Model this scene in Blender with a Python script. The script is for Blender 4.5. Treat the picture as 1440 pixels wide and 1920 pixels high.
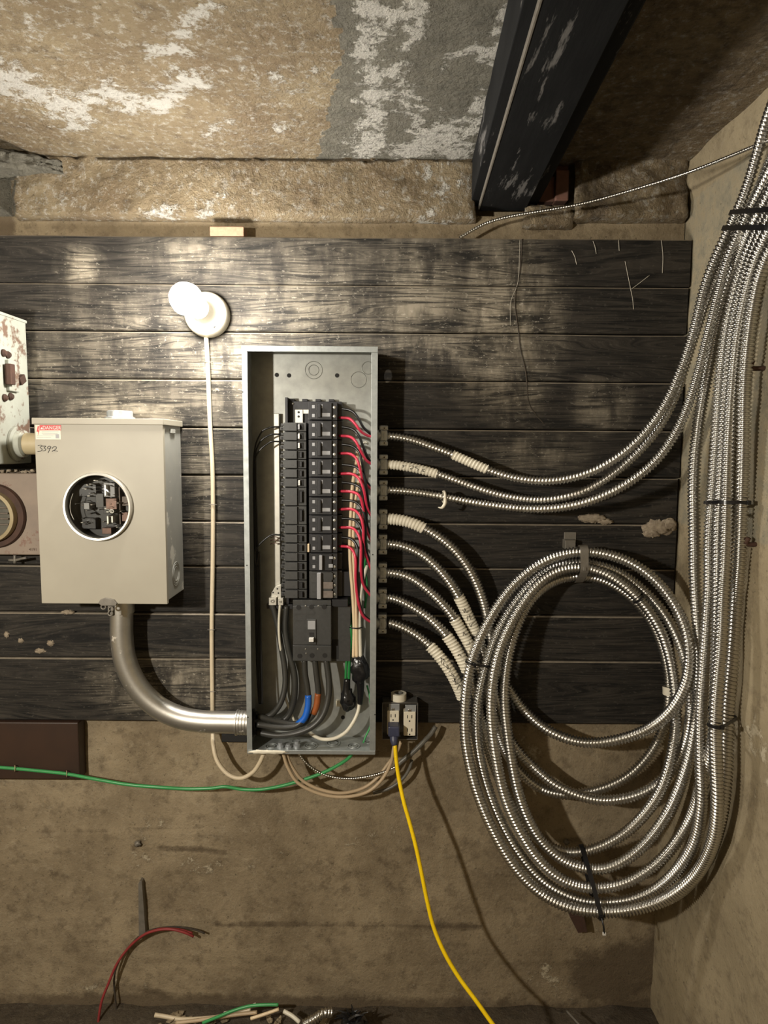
import bpy, math, random
import numpy as np
from mathutils import Vector, Matrix, Euler, noise

for o in list(bpy.data.objects):
    bpy.data.objects.remove(o)
random.seed(7)
scn = bpy.context.scene
COL = scn.collection

# ------------------------------------------------------------ camera, light
F = 1250.0                      # focal length in pixels of the 1440x1920 photograph
CAM = Vector((0.0, -1.75, 0.0))  # 1.75 m in front of the plank wall
RC = Matrix.Rotation(math.radians(90 - 5.5), 3, 'X') @ Matrix.Rotation(math.radians(0.4), 3, 'Z')
RCI = RC.inverted()
cd = bpy.data.cameras.new('camera')
cd.sensor_fit = 'VERTICAL'
cd.sensor_height = 36.0
cd.sensor_width = 27.0
cd.lens = F / 1920 * 36.0
cd.clip_start = 0.02
cam = bpy.data.objects.new('camera', cd)
COL.objects.link(cam)
cam.matrix_world = Matrix.Translation(CAM) @ RC.to_4x4()
scn.camera = cam

world = bpy.data.worlds.new('world')
scn.world = world
world.use_nodes = True
world.node_tree.nodes['Background'].inputs[0].default_value = (0.9, 0.8, 0.62, 1)
world.node_tree.nodes['Background'].inputs[1].default_value = 0.004

# second lamp of the cellar, hanging behind and to the left of the viewer
LAMP2 = Vector((-1.1, -1.75, 0.10))
ld = bpy.data.lights.new('cellar_lamp', 'POINT')
ld.energy = 66.0
ld.shadow_soft_size = 0.035
ld.color = (1.0, 0.935, 0.82)
lo = bpy.data.objects.new('cellar_lamp', ld)
lo.location = LAMP2
COL.objects.link(lo)
BULB_STRENGTH = 150.0

vs = scn.view_settings
vs.view_transform = 'Standard'
vs.look = 'None'
vs.gamma = 1.0
vs.use_curve_mapping = False
vs.exposure = 0.88

# ------------------------------------------------------------ pixel helpers
def ray(px, py):
    return RC @ Vector(((px - 720) / F, (960 - py) / F, -1.0))
def P(px, py, q=0.0):
    """point of the photograph on the plane q metres in front of the planks"""
    d = ray(px, py)
    t = (-q - CAM.y) / d.y
    return CAM + d * t
def PZ(px, py, z):
    d = ray(px, py)
    return CAM + d * ((z - CAM.z) / d.z)
def pix(v):
    c = RCI @ (Vector(v) - CAM)
    return (720 + F * c.x / -c.z, 960 - F * c.y / -c.z)

# ------------------------------------------------------------ materials
def nodes(name):
    m = bpy.data.materials.new(name)
    m.use_nodes = True
    nt = m.node_tree
    b = nt.nodes['Principled BSDF']
    return m, nt, b
def N(nt, t, **kw):
    n = nt.nodes.new(t)
    for k, v in kw.items():
        setattr(n, k, v)
    return n
def inp(nt, node, name, val):
    s = node.inputs[name]
    if hasattr(val, 'links') or isinstance(val, bpy.types.NodeSocket):
        nt.links.new(val, s)
    else:
        s.default_value = val
def noise_tex(nt, vec, scale, detail=4, rough=0.6, dist=0.0):
    n = N(nt, 'ShaderNodeTexNoise')
    inp(nt, n, 'Vector', vec); inp(nt, n, 'Scale', scale); inp(nt, n, 'Detail', detail)
    inp(nt, n, 'Roughness', rough); inp(nt, n, 'Distortion', dist)
    return n.outputs['Fac']
def ramp(nt, fac, stops):
    n = N(nt, 'ShaderNodeValToRGB')
    el = n.color_ramp.elements
    while len(el) < len(stops):
        el.new(0.5)
    for e, (p, c) in zip(el, stops):
        e.position = p
        e.color = (c, c, c, 1) if isinstance(c, (int, float)) else (*c, 1)
    inp(nt, n, 'Fac', fac)
    return n.outputs['Color']
def mixc(nt, fac, a, b, mode='MIX'):
    n = N(nt, 'ShaderNodeMix', data_type='RGBA', blend_type=mode)
    for s, v in ((n.inputs[0], fac), (n.inputs[6], a), (n.inputs[7], b)):
        if isinstance(v, bpy.types.NodeSocket):
            nt.links.new(v, s)
        elif isinstance(v, (int, float)):
            s.default_value = v
        else:
            s.default_value = (*v, 1)
    return n.outputs[2]
def mth(nt, op, a, b=0.0, clamp=False):
    n = N(nt, 'ShaderNodeMath', operation=op, use_clamp=clamp)
    inp(nt, n, 0, a); inp(nt, n, 1, b)
    return n.outputs[0]
def position(nt, stretch=(1, 1, 1), off=(0, 0, 0)):
    g = N(nt, 'ShaderNodeNewGeometry')
    mp = N(nt, 'ShaderNodeMapping')
    mp.inputs['Scale'].default_value = stretch
    mp.inputs['Location'].default_value = off
    nt.links.new(g.outputs['Position'], mp.inputs['Vector'])
    return mp.outputs[0]
def bump(nt, b, height, strength=0.3, dist=0.002):
    n = N(nt, 'ShaderNodeBump')
    inp(nt, n, 'Height', height); inp(nt, n, 'Strength', strength); inp(nt, n, 'Distance', dist)
    nt.links.new(n.outputs[0], b.inputs['Normal'])
MATS = {}
def mat(name, c1, c2=None, scale=40, rough=0.6, metal=0.0, bmp=0.0, bscale=250, spots=None, spot_scale=60, spot_lo=0.6, stretch=(1, 1, 1), spec=0.5, rough2=None):
    """a painted / metal / plastic surface with mottled colour, optional dirt spots and fine relief"""
    m, nt, b = nodes(name)
    pos = position(nt, stretch)
    n1 = noise_tex(nt, pos, scale, 4, 0.6)
    col = mixc(nt, ramp(nt, n1, [(0.3, 0.0), (0.7, 1.0)]), c1, c2 if c2 else tuple(0.85 * x for x in c1))
    if spots:
        n2 = noise_tex(nt, pos, spot_scale, 5, 0.7)
        f = ramp(nt, n2, [(spot_lo, 0.0), (min(spot_lo + 0.06, 1), 1.0)])
        col = mixc(nt, f, col, spots)
        if metal:
            inp(nt, b, 'Metallic', mth(nt, 'MULTIPLY', mth(nt, 'SUBTRACT', 1.0, f), metal))
    nt.links.new(col, b.inputs['Base Color'])
    if not (spots and metal):
        b.inputs['Metallic'].default_value = metal
    if rough2 is not None:
        rr = N(nt, 'ShaderNodeMapRange')
        inp(nt, rr, 'Value', n1); rr.inputs['To Min'].default_value = rough; rr.inputs['To Max'].default_value = rough2
        nt.links.new(rr.outputs[0], b.inputs['Roughness'])
    else:
        b.inputs['Roughness'].default_value = rough
    b.inputs['Specular IOR Level'].default_value = spec
    if bmp:
        bump(nt, b, noise_tex(nt, pos, bscale, 3, 0.6), bmp, 0.001)
    MATS[name] = m
    return m

def blob_field(nt, pos, blobs):
    """largest of several soft elliptical stains given as (x, z, rx, rz, strength) on the wall"""
    sep = N(nt, 'ShaderNodeSeparateXYZ')
    nt.links.new(pos, sep.inputs[0])
    out = None
    for (x, z, rx, rz, s) in blobs:
        a = mth(nt, 'DIVIDE', mth(nt, 'SUBTRACT', sep.outputs[0], x), rx)
        c = mth(nt, 'DIVIDE', mth(nt, 'SUBTRACT', sep.outputs[2], z), rz)
        d = mth(nt, 'SQRT', mth(nt, 'ADD', mth(nt, 'MULTIPLY', a, a), mth(nt, 'MULTIPLY', c, c)))
        e = mth(nt, 'MULTIPLY', mth(nt, 'SUBTRACT', 1.3, d, True), s)
        out = e if out is None else mth(nt, 'MAXIMUM', out, e)
    return out
def pb(px, py, rx, ry, s):
    p = P(px, py)
    return (p.x, p.z, rx / 714.0, ry / 714.0, s)

def plank_material():
    m, nt, b = nodes('old_plank_wood')
    oi = N(nt, 'ShaderNodeObjectInfo')
    g = N(nt, 'ShaderNodeNewGeometry')
    rnd = N(nt, 'ShaderNodeCombineXYZ')
    nt.links.new(mth(nt, 'MULTIPLY', oi.outputs['Random'], 40.0), rnd.inputs[0])
    nt.links.new(mth(nt, 'MULTIPLY', oi.outputs['Random'], 17.0), rnd.inputs[2])
    add = N(nt, 'ShaderNodeVectorMath', operation='ADD')
    nt.links.new(g.outputs['Position'], add.inputs[0]); nt.links.new(rnd.outputs[0], add.inputs[1])
    st = N(nt, 'ShaderNodeMapping'); st.inputs['Scale'].default_value = (0.075, 1.0, 1.0)
    nt.links.new(add.outputs[0], st.inputs[0])
    warp = noise_tex(nt, st.outputs[0], 11.0, 2, 0.5)
    wv = N(nt, 'ShaderNodeVectorMath', operation='ADD')
    wc = N(nt, 'ShaderNodeCombineXYZ'); nt.links.new(mth(nt, 'MULTIPLY', warp, 0.16), wc.inputs[2])
    nt.links.new(st.outputs[0], wv.inputs[0]); nt.links.new(wc.outputs[0], wv.inputs[1])
    st2 = N(nt, 'ShaderNodeMapping'); st2.inputs['Scale'].default_value = (1.6, 1.0, 6.0)
    nt.links.new(wv.outputs[0], st2.inputs[0])
    grain = noise_tex(nt, st2.outputs[0], 60.0, 5, 0.7)
    coarse = noise_tex(nt, wv.outputs[0], 95.0, 3, 0.6)
    gr = mth(nt, 'ADD', mth(nt, 'MULTIPLY', grain, 0.55), mth(nt, 'MULTIPLY', coarse, 0.45))
    pos = g.outputs['Position']
    dark = mixc(nt, ramp(nt, gr, [(0.42, 0.0), (0.60, 1.0)]), (0.0055, 0.005, 0.0042), (0.040, 0.034, 0.027))
    # pale mineral streaks that ran down from the wall above, and lime dust in the grain
    blobs = [pb(940, 600, 110, 150, 1.0), pb(790, 560, 90, 130, 0.75), pb(960, 730, 60, 60, 0.7), pb(820, 650, 120, 40, 0.8),
             pb(600, 560, 160, 130, 0.5), pb(430, 700, 130, 120, 0.6), pb(250, 650, 200, 120, 0.38), pb(150, 500, 42, 36, 0.95),
             pb(330, 1285, 160, 60, 0.85), pb(380, 900, 40, 160, 0.55), pb(380, 480, 120, 40, 0.4), pb(240, 765, 120, 40, 0.75),
             pb(1130, 760, 60, 50, 0.55), pb(1000, 850, 100, 40, 0.45), pb(60, 690, 80, 60, 0.5)]
    bf = blob_field(nt, pos, blobs)
    vs_ = position(nt, (3.6, 1.0, 1.5))
    streak = noise_tex(nt, vs_, 4.5, 5, 0.62)
    fine = noise_tex(nt, position(nt, (1, 1, 2)), 70.0, 5, 0.75)
    f1 = mth(nt, 'MULTIPLY', bf, ramp(nt, streak, [(0.38, 0.12), (0.58, 1.0)]))
    f1 = mth(nt, 'MULTIPLY', f1, ramp(nt, gr, [(0.43, 0.12), (0.55, 1.0)]))
    col = mixc(nt, mth(nt, 'MULTIPLY', f1, 1.05, True), dark, (0.31, 0.27, 0.205))
    f2 = mth(nt, 'MULTIPLY', ramp(nt, fine, [(0.575, 0.0), (0.66, 1.0)]), mth(nt, 'ADD', mth(nt, 'MULTIPLY', bf, 0.8), 0.08))
    col = mixc(nt, f2, col, (0.42, 0.38, 0.31))
    sn = N(nt, 'ShaderNodeSeparateXYZ'); nt.links.new(g.outputs['True Normal'], sn.inputs[0])
    lit_edge = mth(nt, 'MULTIPLY', ramp(nt, sn.outputs[2], [(0.35, 0.0), (0.6, 1.0)]), mth(nt, 'ADD', mth(nt, 'MULTIPLY', streak, 0.9), 0.05), True)
    col = mixc(nt, lit_edge, col, (0.40, 0.34, 0.26))  # upward edges painted pale, as if catching the bulb's light
    nt.links.new(col, b.inputs['Base Color'])
    b.inputs['Roughness'].default_value = 0.72
    b.inputs['Specular IOR Level'].default_value = 0.3
    bump(nt, b, gr, 0.5, 0.003)
    return m

def concrete_material(name, a, bcol, dark, pale, grey, bstr=0.6, lump=0.3, speck=0.3):
    """cast concrete; attribute 'stain' holds R lime bloom, G grey paint, B damp/dark marks and painted shade"""
    m, nt, b = nodes(name)
    pos = position(nt)
    n1 = noise_tex(nt, pos, 5.0, 6, 0.65)
    n2 = noise_tex(nt, pos, 26.0, 6, 0.7)
    n3 = noise_tex(nt, pos, 120.0, 4, 0.7)
    col = mixc(nt, ramp(nt, n1, [(0.35, 0.0), (0.65, 1.0)]), a, bcol)
    col = mixc(nt, mth(nt, 'MULTIPLY', ramp(nt, n2, [(0.50, 0.0), (0.68, 1.0)]), 0.6), col, dark)
    spk = noise_tex(nt, position(nt, (1, 1, 1), (3, 5, 1)), 55.0, 6, 0.78)
    col = mixc(nt, mth(nt, 'MULTIPLY', ramp(nt, spk, [(0.52, 0.0), (0.66, 1.0)]), speck), col, pale)
    at = N(nt, 'ShaderNodeAttribute', attribute_name='stain_shade')
    sep = N(nt, 'ShaderNodeSeparateColor')
    nt.links.new(at.outputs['Color'], sep.inputs[0])
    g = mth(nt, 'ADD', sep.outputs[1], mth(nt, 'MULTIPLY', mth(nt, 'SUBTRACT', n2, 0.5), 0.5))
    col = mixc(nt, ramp(nt, g, [(0.42, 0.0), (0.55, 0.9)]), col, mixc(nt, ramp(nt, n2, [(0.35, 0.0), (0.7, 1.0)]), grey, tuple(0.6 * x for x in grey)))
    w = mth(nt, 'ADD', sep.outputs[0], mth(nt, 'MULTIPLY', mth(nt, 'SUBTRACT', n2, 0.5), 2.0))
    w = mth(nt, 'ADD', w, mth(nt, 'MULTIPLY', mth(nt, 'SUBTRACT', n3, 0.5), 0.7))
    wf = ramp(nt, w, [(0.50, 0.0), (0.70, 1.0)])
    col = mixc(nt, wf, col, pale)
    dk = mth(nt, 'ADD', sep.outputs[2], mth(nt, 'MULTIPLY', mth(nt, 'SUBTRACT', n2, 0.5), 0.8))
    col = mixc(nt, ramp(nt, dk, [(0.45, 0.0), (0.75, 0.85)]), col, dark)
    pit = ramp(nt, n3, [(0.30, 1.0), (0.39, 0.0)])
    col = mixc(nt, mth(nt, 'MULTIPLY', pit, 0.6), col, tuple(0.35 * x for x in dark))
    nt.links.new(col, b.inputs['Base Color'])
    b.inputs['Roughness'].default_value = 0.9
    b.inputs['Specular IOR Level'].default_value = 0.2
    n4 = noise_tex(nt, pos, 320.0, 3, 0.7)
    n5 = noise_tex(nt, pos, 62.0, 6, 0.75)
    h = mth(nt, 'ADD', mth(nt, 'MULTIPLY', n2, 0.5), mth(nt, 'MULTIPLY', n3, 0.4))
    h = mth(nt, 'ADD', mth(nt, 'ADD', h, mth(nt, 'MULTIPLY', n4, 0.10)), mth(nt, 'MULTIPLY', n5, lump))
    h = mth(nt, 'ADD', h, mth(nt, 'MULTIPLY', wf, 0.25))
    bump(nt, b, h, bstr, 0.010 + 0.010 * lump)
    return m

def glass_material(name, tint=(0.9, 0.92, 0.9)):
    m = bpy.data.materials.new(name); m.use_nodes = True
    nt = m.node_tree
    nt.nodes.remove(nt.nodes['Principled BSDF'])
    tr = N(nt, 'ShaderNodeBsdfTransparent'); tr.inputs[0].default_value = (*tint, 1)
    gl = N(nt, 'ShaderNodeBsdfGlossy'); gl.inputs['Roughness'].default_value = 0.06
    lw = N(nt, 'ShaderNodeLayerWeight'); lw.inputs[0].default_value = 0.25
    mx = N(nt, 'ShaderNodeMixShader')
    nt.links.new(mth(nt, 'ADD', mth(nt, 'MULTIPLY', lw.outputs['Fresnel'], 0.35), 0.02), mx.inputs[0])
    nt.links.new(tr.outputs[0], mx.inputs[1]); nt.links.new(gl.outputs[0], mx.inputs[2])
    nt.links.new(mx.outputs[0], nt.nodes['Material Output'].inputs[0])
    return m
def emit_material(name, col, strength):
    m, nt, b = nodes(name)
    b.inputs['Base Color'].default_value = (0.9, 0.9, 0.88, 1)
    b.inputs['Emission Color'].default_value = (*col, 1)
    b.inputs['Emission Strength'].default_value = strength
    return m

M_PLANK = plank_material()
M_CEIL = concrete_material('ceiling_concrete', (0.42, 0.335, 0.21), (0.275, 0.205, 0.125), (0.12, 0.09, 0.06), (0.72, 0.69, 0.62), (0.27, 0.26, 0.215), 1.0, 1.5, 0.7)
M_WALL = concrete_material('wall_concrete', (0.33, 0.265, 0.172), (0.205, 0.16, 0.102), (0.105, 0.078, 0.05), (0.46, 0.40, 0.29), (0.20, 0.18, 0.13), 0.5, 0.35, 0.22)
M_RWALL = concrete_material('side_wall_concrete', (0.34, 0.28, 0.18), (0.27, 0.22, 0.14), (0.13, 0.10, 0.065), (0.46, 0.40, 0.29), (0.33, 0.30, 0.22), 0.4, 0.3, 0.2)
M_FLOOR = concrete_material('floor_dirt', (0.10, 0.08, 0.055), (0.07, 0.055, 0.04), (0.03, 0.025, 0.02), (0.2, 0.18, 0.14), (0.1, 0.09, 0.07), 0.8)
M_GALV = mat('galvanized_sheet', (0.42, 0.44, 0.43), (0.31, 0.33, 0.32), 55, 0.40, 0.65, 0.06, 400, rough2=0.58)
M_GALVB = mat('panel_back_sheet', (0.40, 0.405, 0.375), (0.30, 0.305, 0.285), 30, 0.42, 0.6, 0.05, 300)
M_ARMOR = mat('armour_steel', (0.60, 0.585, 0.55), (0.50, 0.485, 0.45), 20, 0.24, 1.0, rough2=0.34)
M_CONDUIT = mat('conduit_steel', (0.60, 0.58, 0.53), (0.44, 0.42, 0.38), 18, 0.3, 0.9, 0.1, 120, spots=(0.55, 0.50, 0.42), spot_scale=30, spot_lo=0.62, rough2=0.48)
M_ZINC = mat('zinc_casting', (0.50, 0.52, 0.54), (0.42, 0.44, 0.46), 60, 0.3, 0.55, 0.15, 500)
M_STEELD = mat('dull_screw_steel', (0.55, 0.54, 0.50), None, 60, 0.35, 1.0)
M_METER = mat('meter_box_paint', (0.37, 0.34, 0.27), (0.34, 0.31, 0.245), 8, 0.48, 0.0, 0.03, 600)
M_METERS = mat('meter_box_side_paint', (0.35, 0.345, 0.31), (0.29, 0.29, 0.265), 10, 0.5, 0.0, 0.05, 400, spots=(0.6, 0.58, 0.52), spot_scale=14, spot_lo=0.6)
M_RIM = mat('meter_rim_aluminium', (0.68, 0.66, 0.60), None, 30, 0.35, 0.7)
M_GLASS = glass_material('meter_glass', (0.88, 0.88, 0.86))
M_INNER = mat('meter_inside_black', (0.035, 0.033, 0.033), (0.02, 0.019, 0.019), 60, 0.45)
M_COPPER = mat('jaw_copper', (0.15, 0.09, 0.07), (0.09, 0.06, 0.05), 80, 0.4, 0.7)
M_BLACKP = mat('breaker_black_plastic', (0.022, 0.022, 0.025), (0.016, 0.016, 0.018), 120, 0.38, 0, 0.05, 700)
M_GREYP = mat('breaker_grey_plastic', (0.052, 0.052, 0.05), (0.04, 0.04, 0.038), 120, 0.42, 0, 0.05, 700)
M_LABEL = mat('printed_label_grey', (0.35, 0.35, 0.36), None, 900, 0.5)
M_LABELT = mat('rating_label_tan', (0.20, 0.165, 0.14), (0.15, 0.12, 0.10), 150, 0.6)
M_WHITEP = mat('white_toggle', (0.75, 0.73, 0.68), None, 60, 0.4)
M_ALU = mat('bus_aluminium', (0.72, 0.70, 0.62), (0.6, 0.58, 0.52), 50, 0.38, 0.5)
M_RED = mat('red_insulation', (0.58, 0.035, 0.075), (0.48, 0.028, 0.06), 40, 0.32)
M_REDF = mat('faded_red_insulation', (0.30, 0.035, 0.035), (0.22, 0.03, 0.03), 40, 0.5)
M_BLKW = mat('black_insulation', (0.012, 0.012, 0.012), None, 40, 0.28)
M_WHTW = mat('white_insulation', (0.74, 0.70, 0.58), (0.68, 0.63, 0.5), 30, 0.38)
M_TANW = mat('cream_insulation', (0.78, 0.62, 0.40), (0.72, 0.56, 0.36), 30, 0.4)
M_GRNW = mat('green_insulation', (0.02, 0.22, 0.055), (0.018, 0.18, 0.045), 40, 0.32)
M_GRNL = mat('bright_green_insulation', (0.05, 0.33, 0.10), (0.045, 0.27, 0.085), 30, 0.34)
M_SERV = mat('service_cable_jacket', (0.045, 0.044, 0.038), (0.035, 0.034, 0.03), 30, 0.42)
M_BLUE = mat('blue_phase_tape', (0.01, 0.12, 0.55), (0.01, 0.10, 0.45), 60, 0.35)
M_ORNG = mat('orange_phase_tape', (0.36, 0.10, 0.025), (0.28, 0.08, 0.02), 60, 0.38)
M_TAPE = mat('black_electrical_tape', (0.010, 0.010, 0.011), None, 90, 0.25, 0, 0.5, 160)
M_NM = mat('cream_cable_jacket', (0.66, 0.56, 0.40), (0.6, 0.5, 0.35), 25, 0.45)
M_NM2 = mat('beige_cable_jacket', (0.50, 0.38, 0.24), (0.44, 0.33, 0.21), 25, 0.45)
M_WTAPE = mat('white_wrap_tape', (0.76, 0.71, 0.58), (0.68, 0.63, 0.51), 60, 0.55)
M_MARK = mat('black_marker', (0.02, 0.02, 0.02), None, 60, 0.5)
M_TIE = mat('black_nylon', (0.008, 0.008, 0.009), None, 60, 0.3)
M_STRAP = mat('dull_grey_strap', (0.22, 0.20, 0.17), (0.16, 0.145, 0.12), 60, 0.5, 0.3)
M_PORC = mat('porcelain', (0.52, 0.48, 0.38), (0.47, 0.43, 0.34), 20, 0.25)
M_RECEPT = mat('receptacle_almond', (0.72, 0.66, 0.52), (0.68, 0.62, 0.49), 40, 0.38)
M_SLOT = mat('slot_black', (0.01, 0.009, 0.008), None, 60, 0.7)
M_BOX = mat('device_box_steel', (0.30, 0.29, 0.27), (0.2, 0.19, 0.18), 60, 0.45, 0.8)
M_PLUG = mat('plug_blue', (0.05, 0.055, 0.10), (0.04, 0.045, 0.08), 60, 0.4)
M_YELLOW = mat('yellow_cord', (0.95, 0.66, 0.003), (0.90, 0.60, 0.003), 30, 0.4)
M_GREYC = mat('grey_cable', (0.14, 0.13, 0.11), (0.09, 0.085, 0.07), 50, 0.4)
M_RUSTBOX = mat('rusty_grey_paint', (0.40, 0.42, 0.36), (0.33, 0.33, 0.28), 10, 0.6, 0, 0.3, 80, spots=(0.16, 0.10, 0.07), spot_scale=13, spot_lo=0.52)
M_RUST = mat('rust_brown', (0.075, 0.035, 0.022), (0.045, 0.023, 0.015), 30, 0.8, 0, 0.4, 90)
M_OLDBOX = mat('old_meter_paint', (0.26, 0.20, 0.15), (0.20, 0.155, 0.12), 14, 0.6, 0, 0.2, 120, spots=(0.17, 0.085, 0.06), spot_scale=22, spot_lo=0.58)
M_PIPE = mat('painted_pipe', (0.46, 0.38, 0.23), (0.40, 0.32, 0.19), 15, 0.5, 0, 0.2, 90)
M_CRUST = mat('lime_crust', (0.36, 0.30, 0.22), (0.17, 0.13, 0.09), 90, 0.9, 0, 0.8, 120)
M_PANELB = mat('brown_board', (0.042, 0.020, 0.011), (0.027, 0.014, 0.009), 8, 0.5, 0, 0.15, 60)
M_BEAM = mat('tarred_steel', (0.011, 0.0115, 0.012), (0.006, 0.0063, 0.0068), 12, 0.75, 0, 0.5, 60, spots=(0.13, 0.125, 0.12), spot_scale=9, spot_lo=0.585, stretch=(3.0, 0.45, 1.6), spec=0.12)
M_BRICK = mat('red_brick', (0.16, 0.075, 0.05), (0.11, 0.055, 0.04), 40, 0.9, 0, 0.6, 150)
M_WOODBLK = mat('raw_wood_block', (0.34, 0.20, 0.125), (0.25, 0.145, 0.09), 120, 0.8, 0, 0.4, 200)
M_BULB = emit_material('lit_bulb', (1.0, 0.95, 0.87), BULB_STRENGTH)
M_ROOT = mat('dry_root', (0.06, 0.045, 0.03), (0.03, 0.024, 0.018), 80, 0.9)
M_WEB = mat('cobweb', (0.5, 0.46, 0.38), None, 60, 0.9)

# ------------------------------------------------------------ mesh helpers
def catmull(pts, step):
    """points resampled at an even step along a centripetal curve"""
    p = [np.array(a, float) for a in pts]
    p = [2 * p[0] - p[1]] + p + [2 * p[-1] - p[-2]]
    out = []
    for i in range(1, len(p) - 2):
        p0, p1, p2, p3 = p[i - 1:i + 3]
        n = 12
        for k in range(n):
            t = k / n
            out.append(0.5 * ((2 * p1) + (-p0 + p2) * t + (2 * p0 - 5 * p1 + 4 * p2 - p3) * t * t + (-p0 + 3 * p1 - 3 * p2 + p3) * t ** 3))
    out.append(p[-2])
    out = np.array(out)
    seg = np.linalg.norm(np.diff(out, axis=0), axis=1)
    s = np.concatenate([[0], np.cumsum(seg)])
    m = max(2, int(s[-1] / step) + 1)
    t = np.linspace(0, s[-1], m)
    return np.stack([np.interp(t, s, out[:, k]) for k in range(3)], 1), t
def frames(c):
    tan = np.gradient(c, axis=0)
    tan /= np.linalg.norm(tan, axis=1)[:, None] + 1e-12
    u = np.cross(tan[0], [0.0, 1.0, 0.0])
    if np.linalg.norm(u) < 0.1:
        u = np.cross(tan[0], [1.0, 0, 0])
    us = []
    for t in tan:
        u = u - t * np.dot(u, t)
        u /= np.linalg.norm(u) + 1e-12
        us.append(u.copy())
    us = np.array(us)
    return tan, us, np.cross(tan, us)

class MB:
    def __init__(self):
        self.v = []; self.f = []
    def add(self, vs_, fs):
        o = len(self.v)
        self.v += [tuple(map(float, a)) for a in vs_]
        self.f += [tuple(i + o for i in f) for f in fs]
        return self
    def box(self, x0, x1, z0, z1, q0, q1):
        v = [(x, -q, z) for q in (q0, q1) for x in (x0, x1) for z in (z0, z1)]
        return self.add(v, [(0, 1, 3, 2), (4, 6, 7, 5), (0, 4, 5, 1), (2, 3, 7, 6), (0, 2, 6, 4), (1, 5, 7, 3)])
    def boxc(self, c, s, rot=None):
        c = Vector(c)
        v = []
        for y in (-.5, .5):
            for x in (-.5, .5):
                for z in (-.5, .5):
                    w = Vector((x * s[0], y * s[1], z * s[2]))
                    v.append(c + (rot @ w if rot else w))
        return self.add(v, [(0, 2, 3, 1), (4, 5, 7, 6), (0, 1, 5, 4), (2, 6, 7, 3), (0, 4, 6, 2), (1, 3, 7, 5)])
    def pbox(self, px0, py0, px1, py1, q0, q1):
        """box whose front face covers the given pixels"""
        a = P(px0, py0, q1); b = P(px1, py1, q1)
        return self.box(min(a.x, b.x), max(a.x, b.x), min(a.z, b.z), max(a.z, b.z), q0, q1)
    def tube(self, pts, r, seg=10, step=0.006, cap=True, resample=True, rx=None):
        c = catmull(pts, step)[0] if resample else np.array([tuple(p) for p in pts], float)
        t, u, w = frames(c)
        n = len(c)
        rr = np.full(n, r) if np.isscalar(r) else np.interp(np.linspace(0, 1, n), np.linspace(0, 1, len(r)), r)
        vs_ = []
        for k in range(seg):
            a = 2 * math.pi * k / seg
            vs_.append(c + (u * math.cos(a) + w * math.sin(a)) * rr[:, None])
        vs_ = np.stack(vs_, 1).reshape(-1, 3)
        fs = [(i * seg + k, i * seg + (k + 1) % seg, (i + 1) * seg + (k + 1) % seg, (i + 1) * seg + k) for i in range(n - 1) for k in range(seg)]
        if cap:
            fs += [tuple(range(seg - 1, -1, -1)), tuple((n - 1) * seg + k for k in range(seg))]
        return self.add(vs_, fs)
    def lathe(self, c, axis, prof, seg=28, cap=True):
        """profile of (radius, distance along axis)"""
        c = Vector(c); axis = Vector(axis).normalized()
        u = axis.orthogonal().normalized(); w = axis.cross(u)
        v = []; n = len(prof)
        for (r, h) in prof:
            for k in range(seg):
                a = 2 * math.pi * k / seg
                v.append(c + axis * h + (u * math.cos(a) + w * math.sin(a)) * max(r, 1e-5))
        f = [(i * seg + k, i * seg + (k + 1) % seg, (i + 1) * seg + (k + 1) % seg, (i + 1) * seg + k) for i in range(n - 1) for k in range(seg)]
        if cap and prof[0] != prof[-1]:
            f += [tuple(range(seg - 1, -1, -1)), tuple((n - 1) * seg + k for k in range(seg))]
        return self.add(v, f)
    def torus(self, c, axis, R, r, seg=32, s2=8):
        c = Vector(c); axis = Vector(axis).normalized()
        u = axis.orthogonal().normalized(); w = axis.cross(u)
        v = []
        for i in range(seg):
            a = 2 * math.pi * i / seg
            d = u * math.cos(a) + w * math.sin(a)
            for k in range(s2):
                b = 2 * math.pi * k / s2
                v.append(c + d * (R + r * math.cos(b)) + axis * r * math.sin(b))
        f = [(i * s2 + k, i * s2 + (k + 1) % s2, ((i + 1) % seg) * s2 + (k + 1) % s2, ((i + 1) % seg) * s2 + k) for i in range(seg) for k in range(s2)]
        return self.add(v, f)
    def prism(self, poly, q0, q1):
        """polygon of (x, z) extruded from q0 out to q1"""
        n = len(poly)
        v = [(x, -q0, z) for x, z in poly] + [(x, -q1, z) for x, z in poly]
        f = [tuple(range(n)), tuple(range(2 * n - 1, n - 1, -1))]
        f += [(i, i + n, (i + 1) % n + n, (i + 1) % n) for i in range(n)]
        return self.add(v, f)
    def blob(self, c, s, seed=0, rough=0.35, nu=10, nv=7, fr=1.7):
        c = Vector(c); v = []
        for j in range(nv + 1):
            th = math.pi * j / nv
            for i in range(nu):
                ph = 2 * math.pi * i / nu
                d = Vector((math.sin(th) * math.cos(ph), math.sin(th) * math.sin(ph), math.cos(th)))
                k = 1 + rough * noise.noise(d * fr + Vector((seed * 3.1, seed * 1.7, 0))) * 1.6
                v.append(c + Vector((d.x * s[0], d.y * s[1], d.z * s[2])) * k)
        f = [(j * nu + i, j * nu + (i + 1) % nu, (j + 1) * nu + (i + 1) % nu, (j + 1) * nu + i) for j in range(nv) for i in range(nu)]
        return self.add(v, f)
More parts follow.
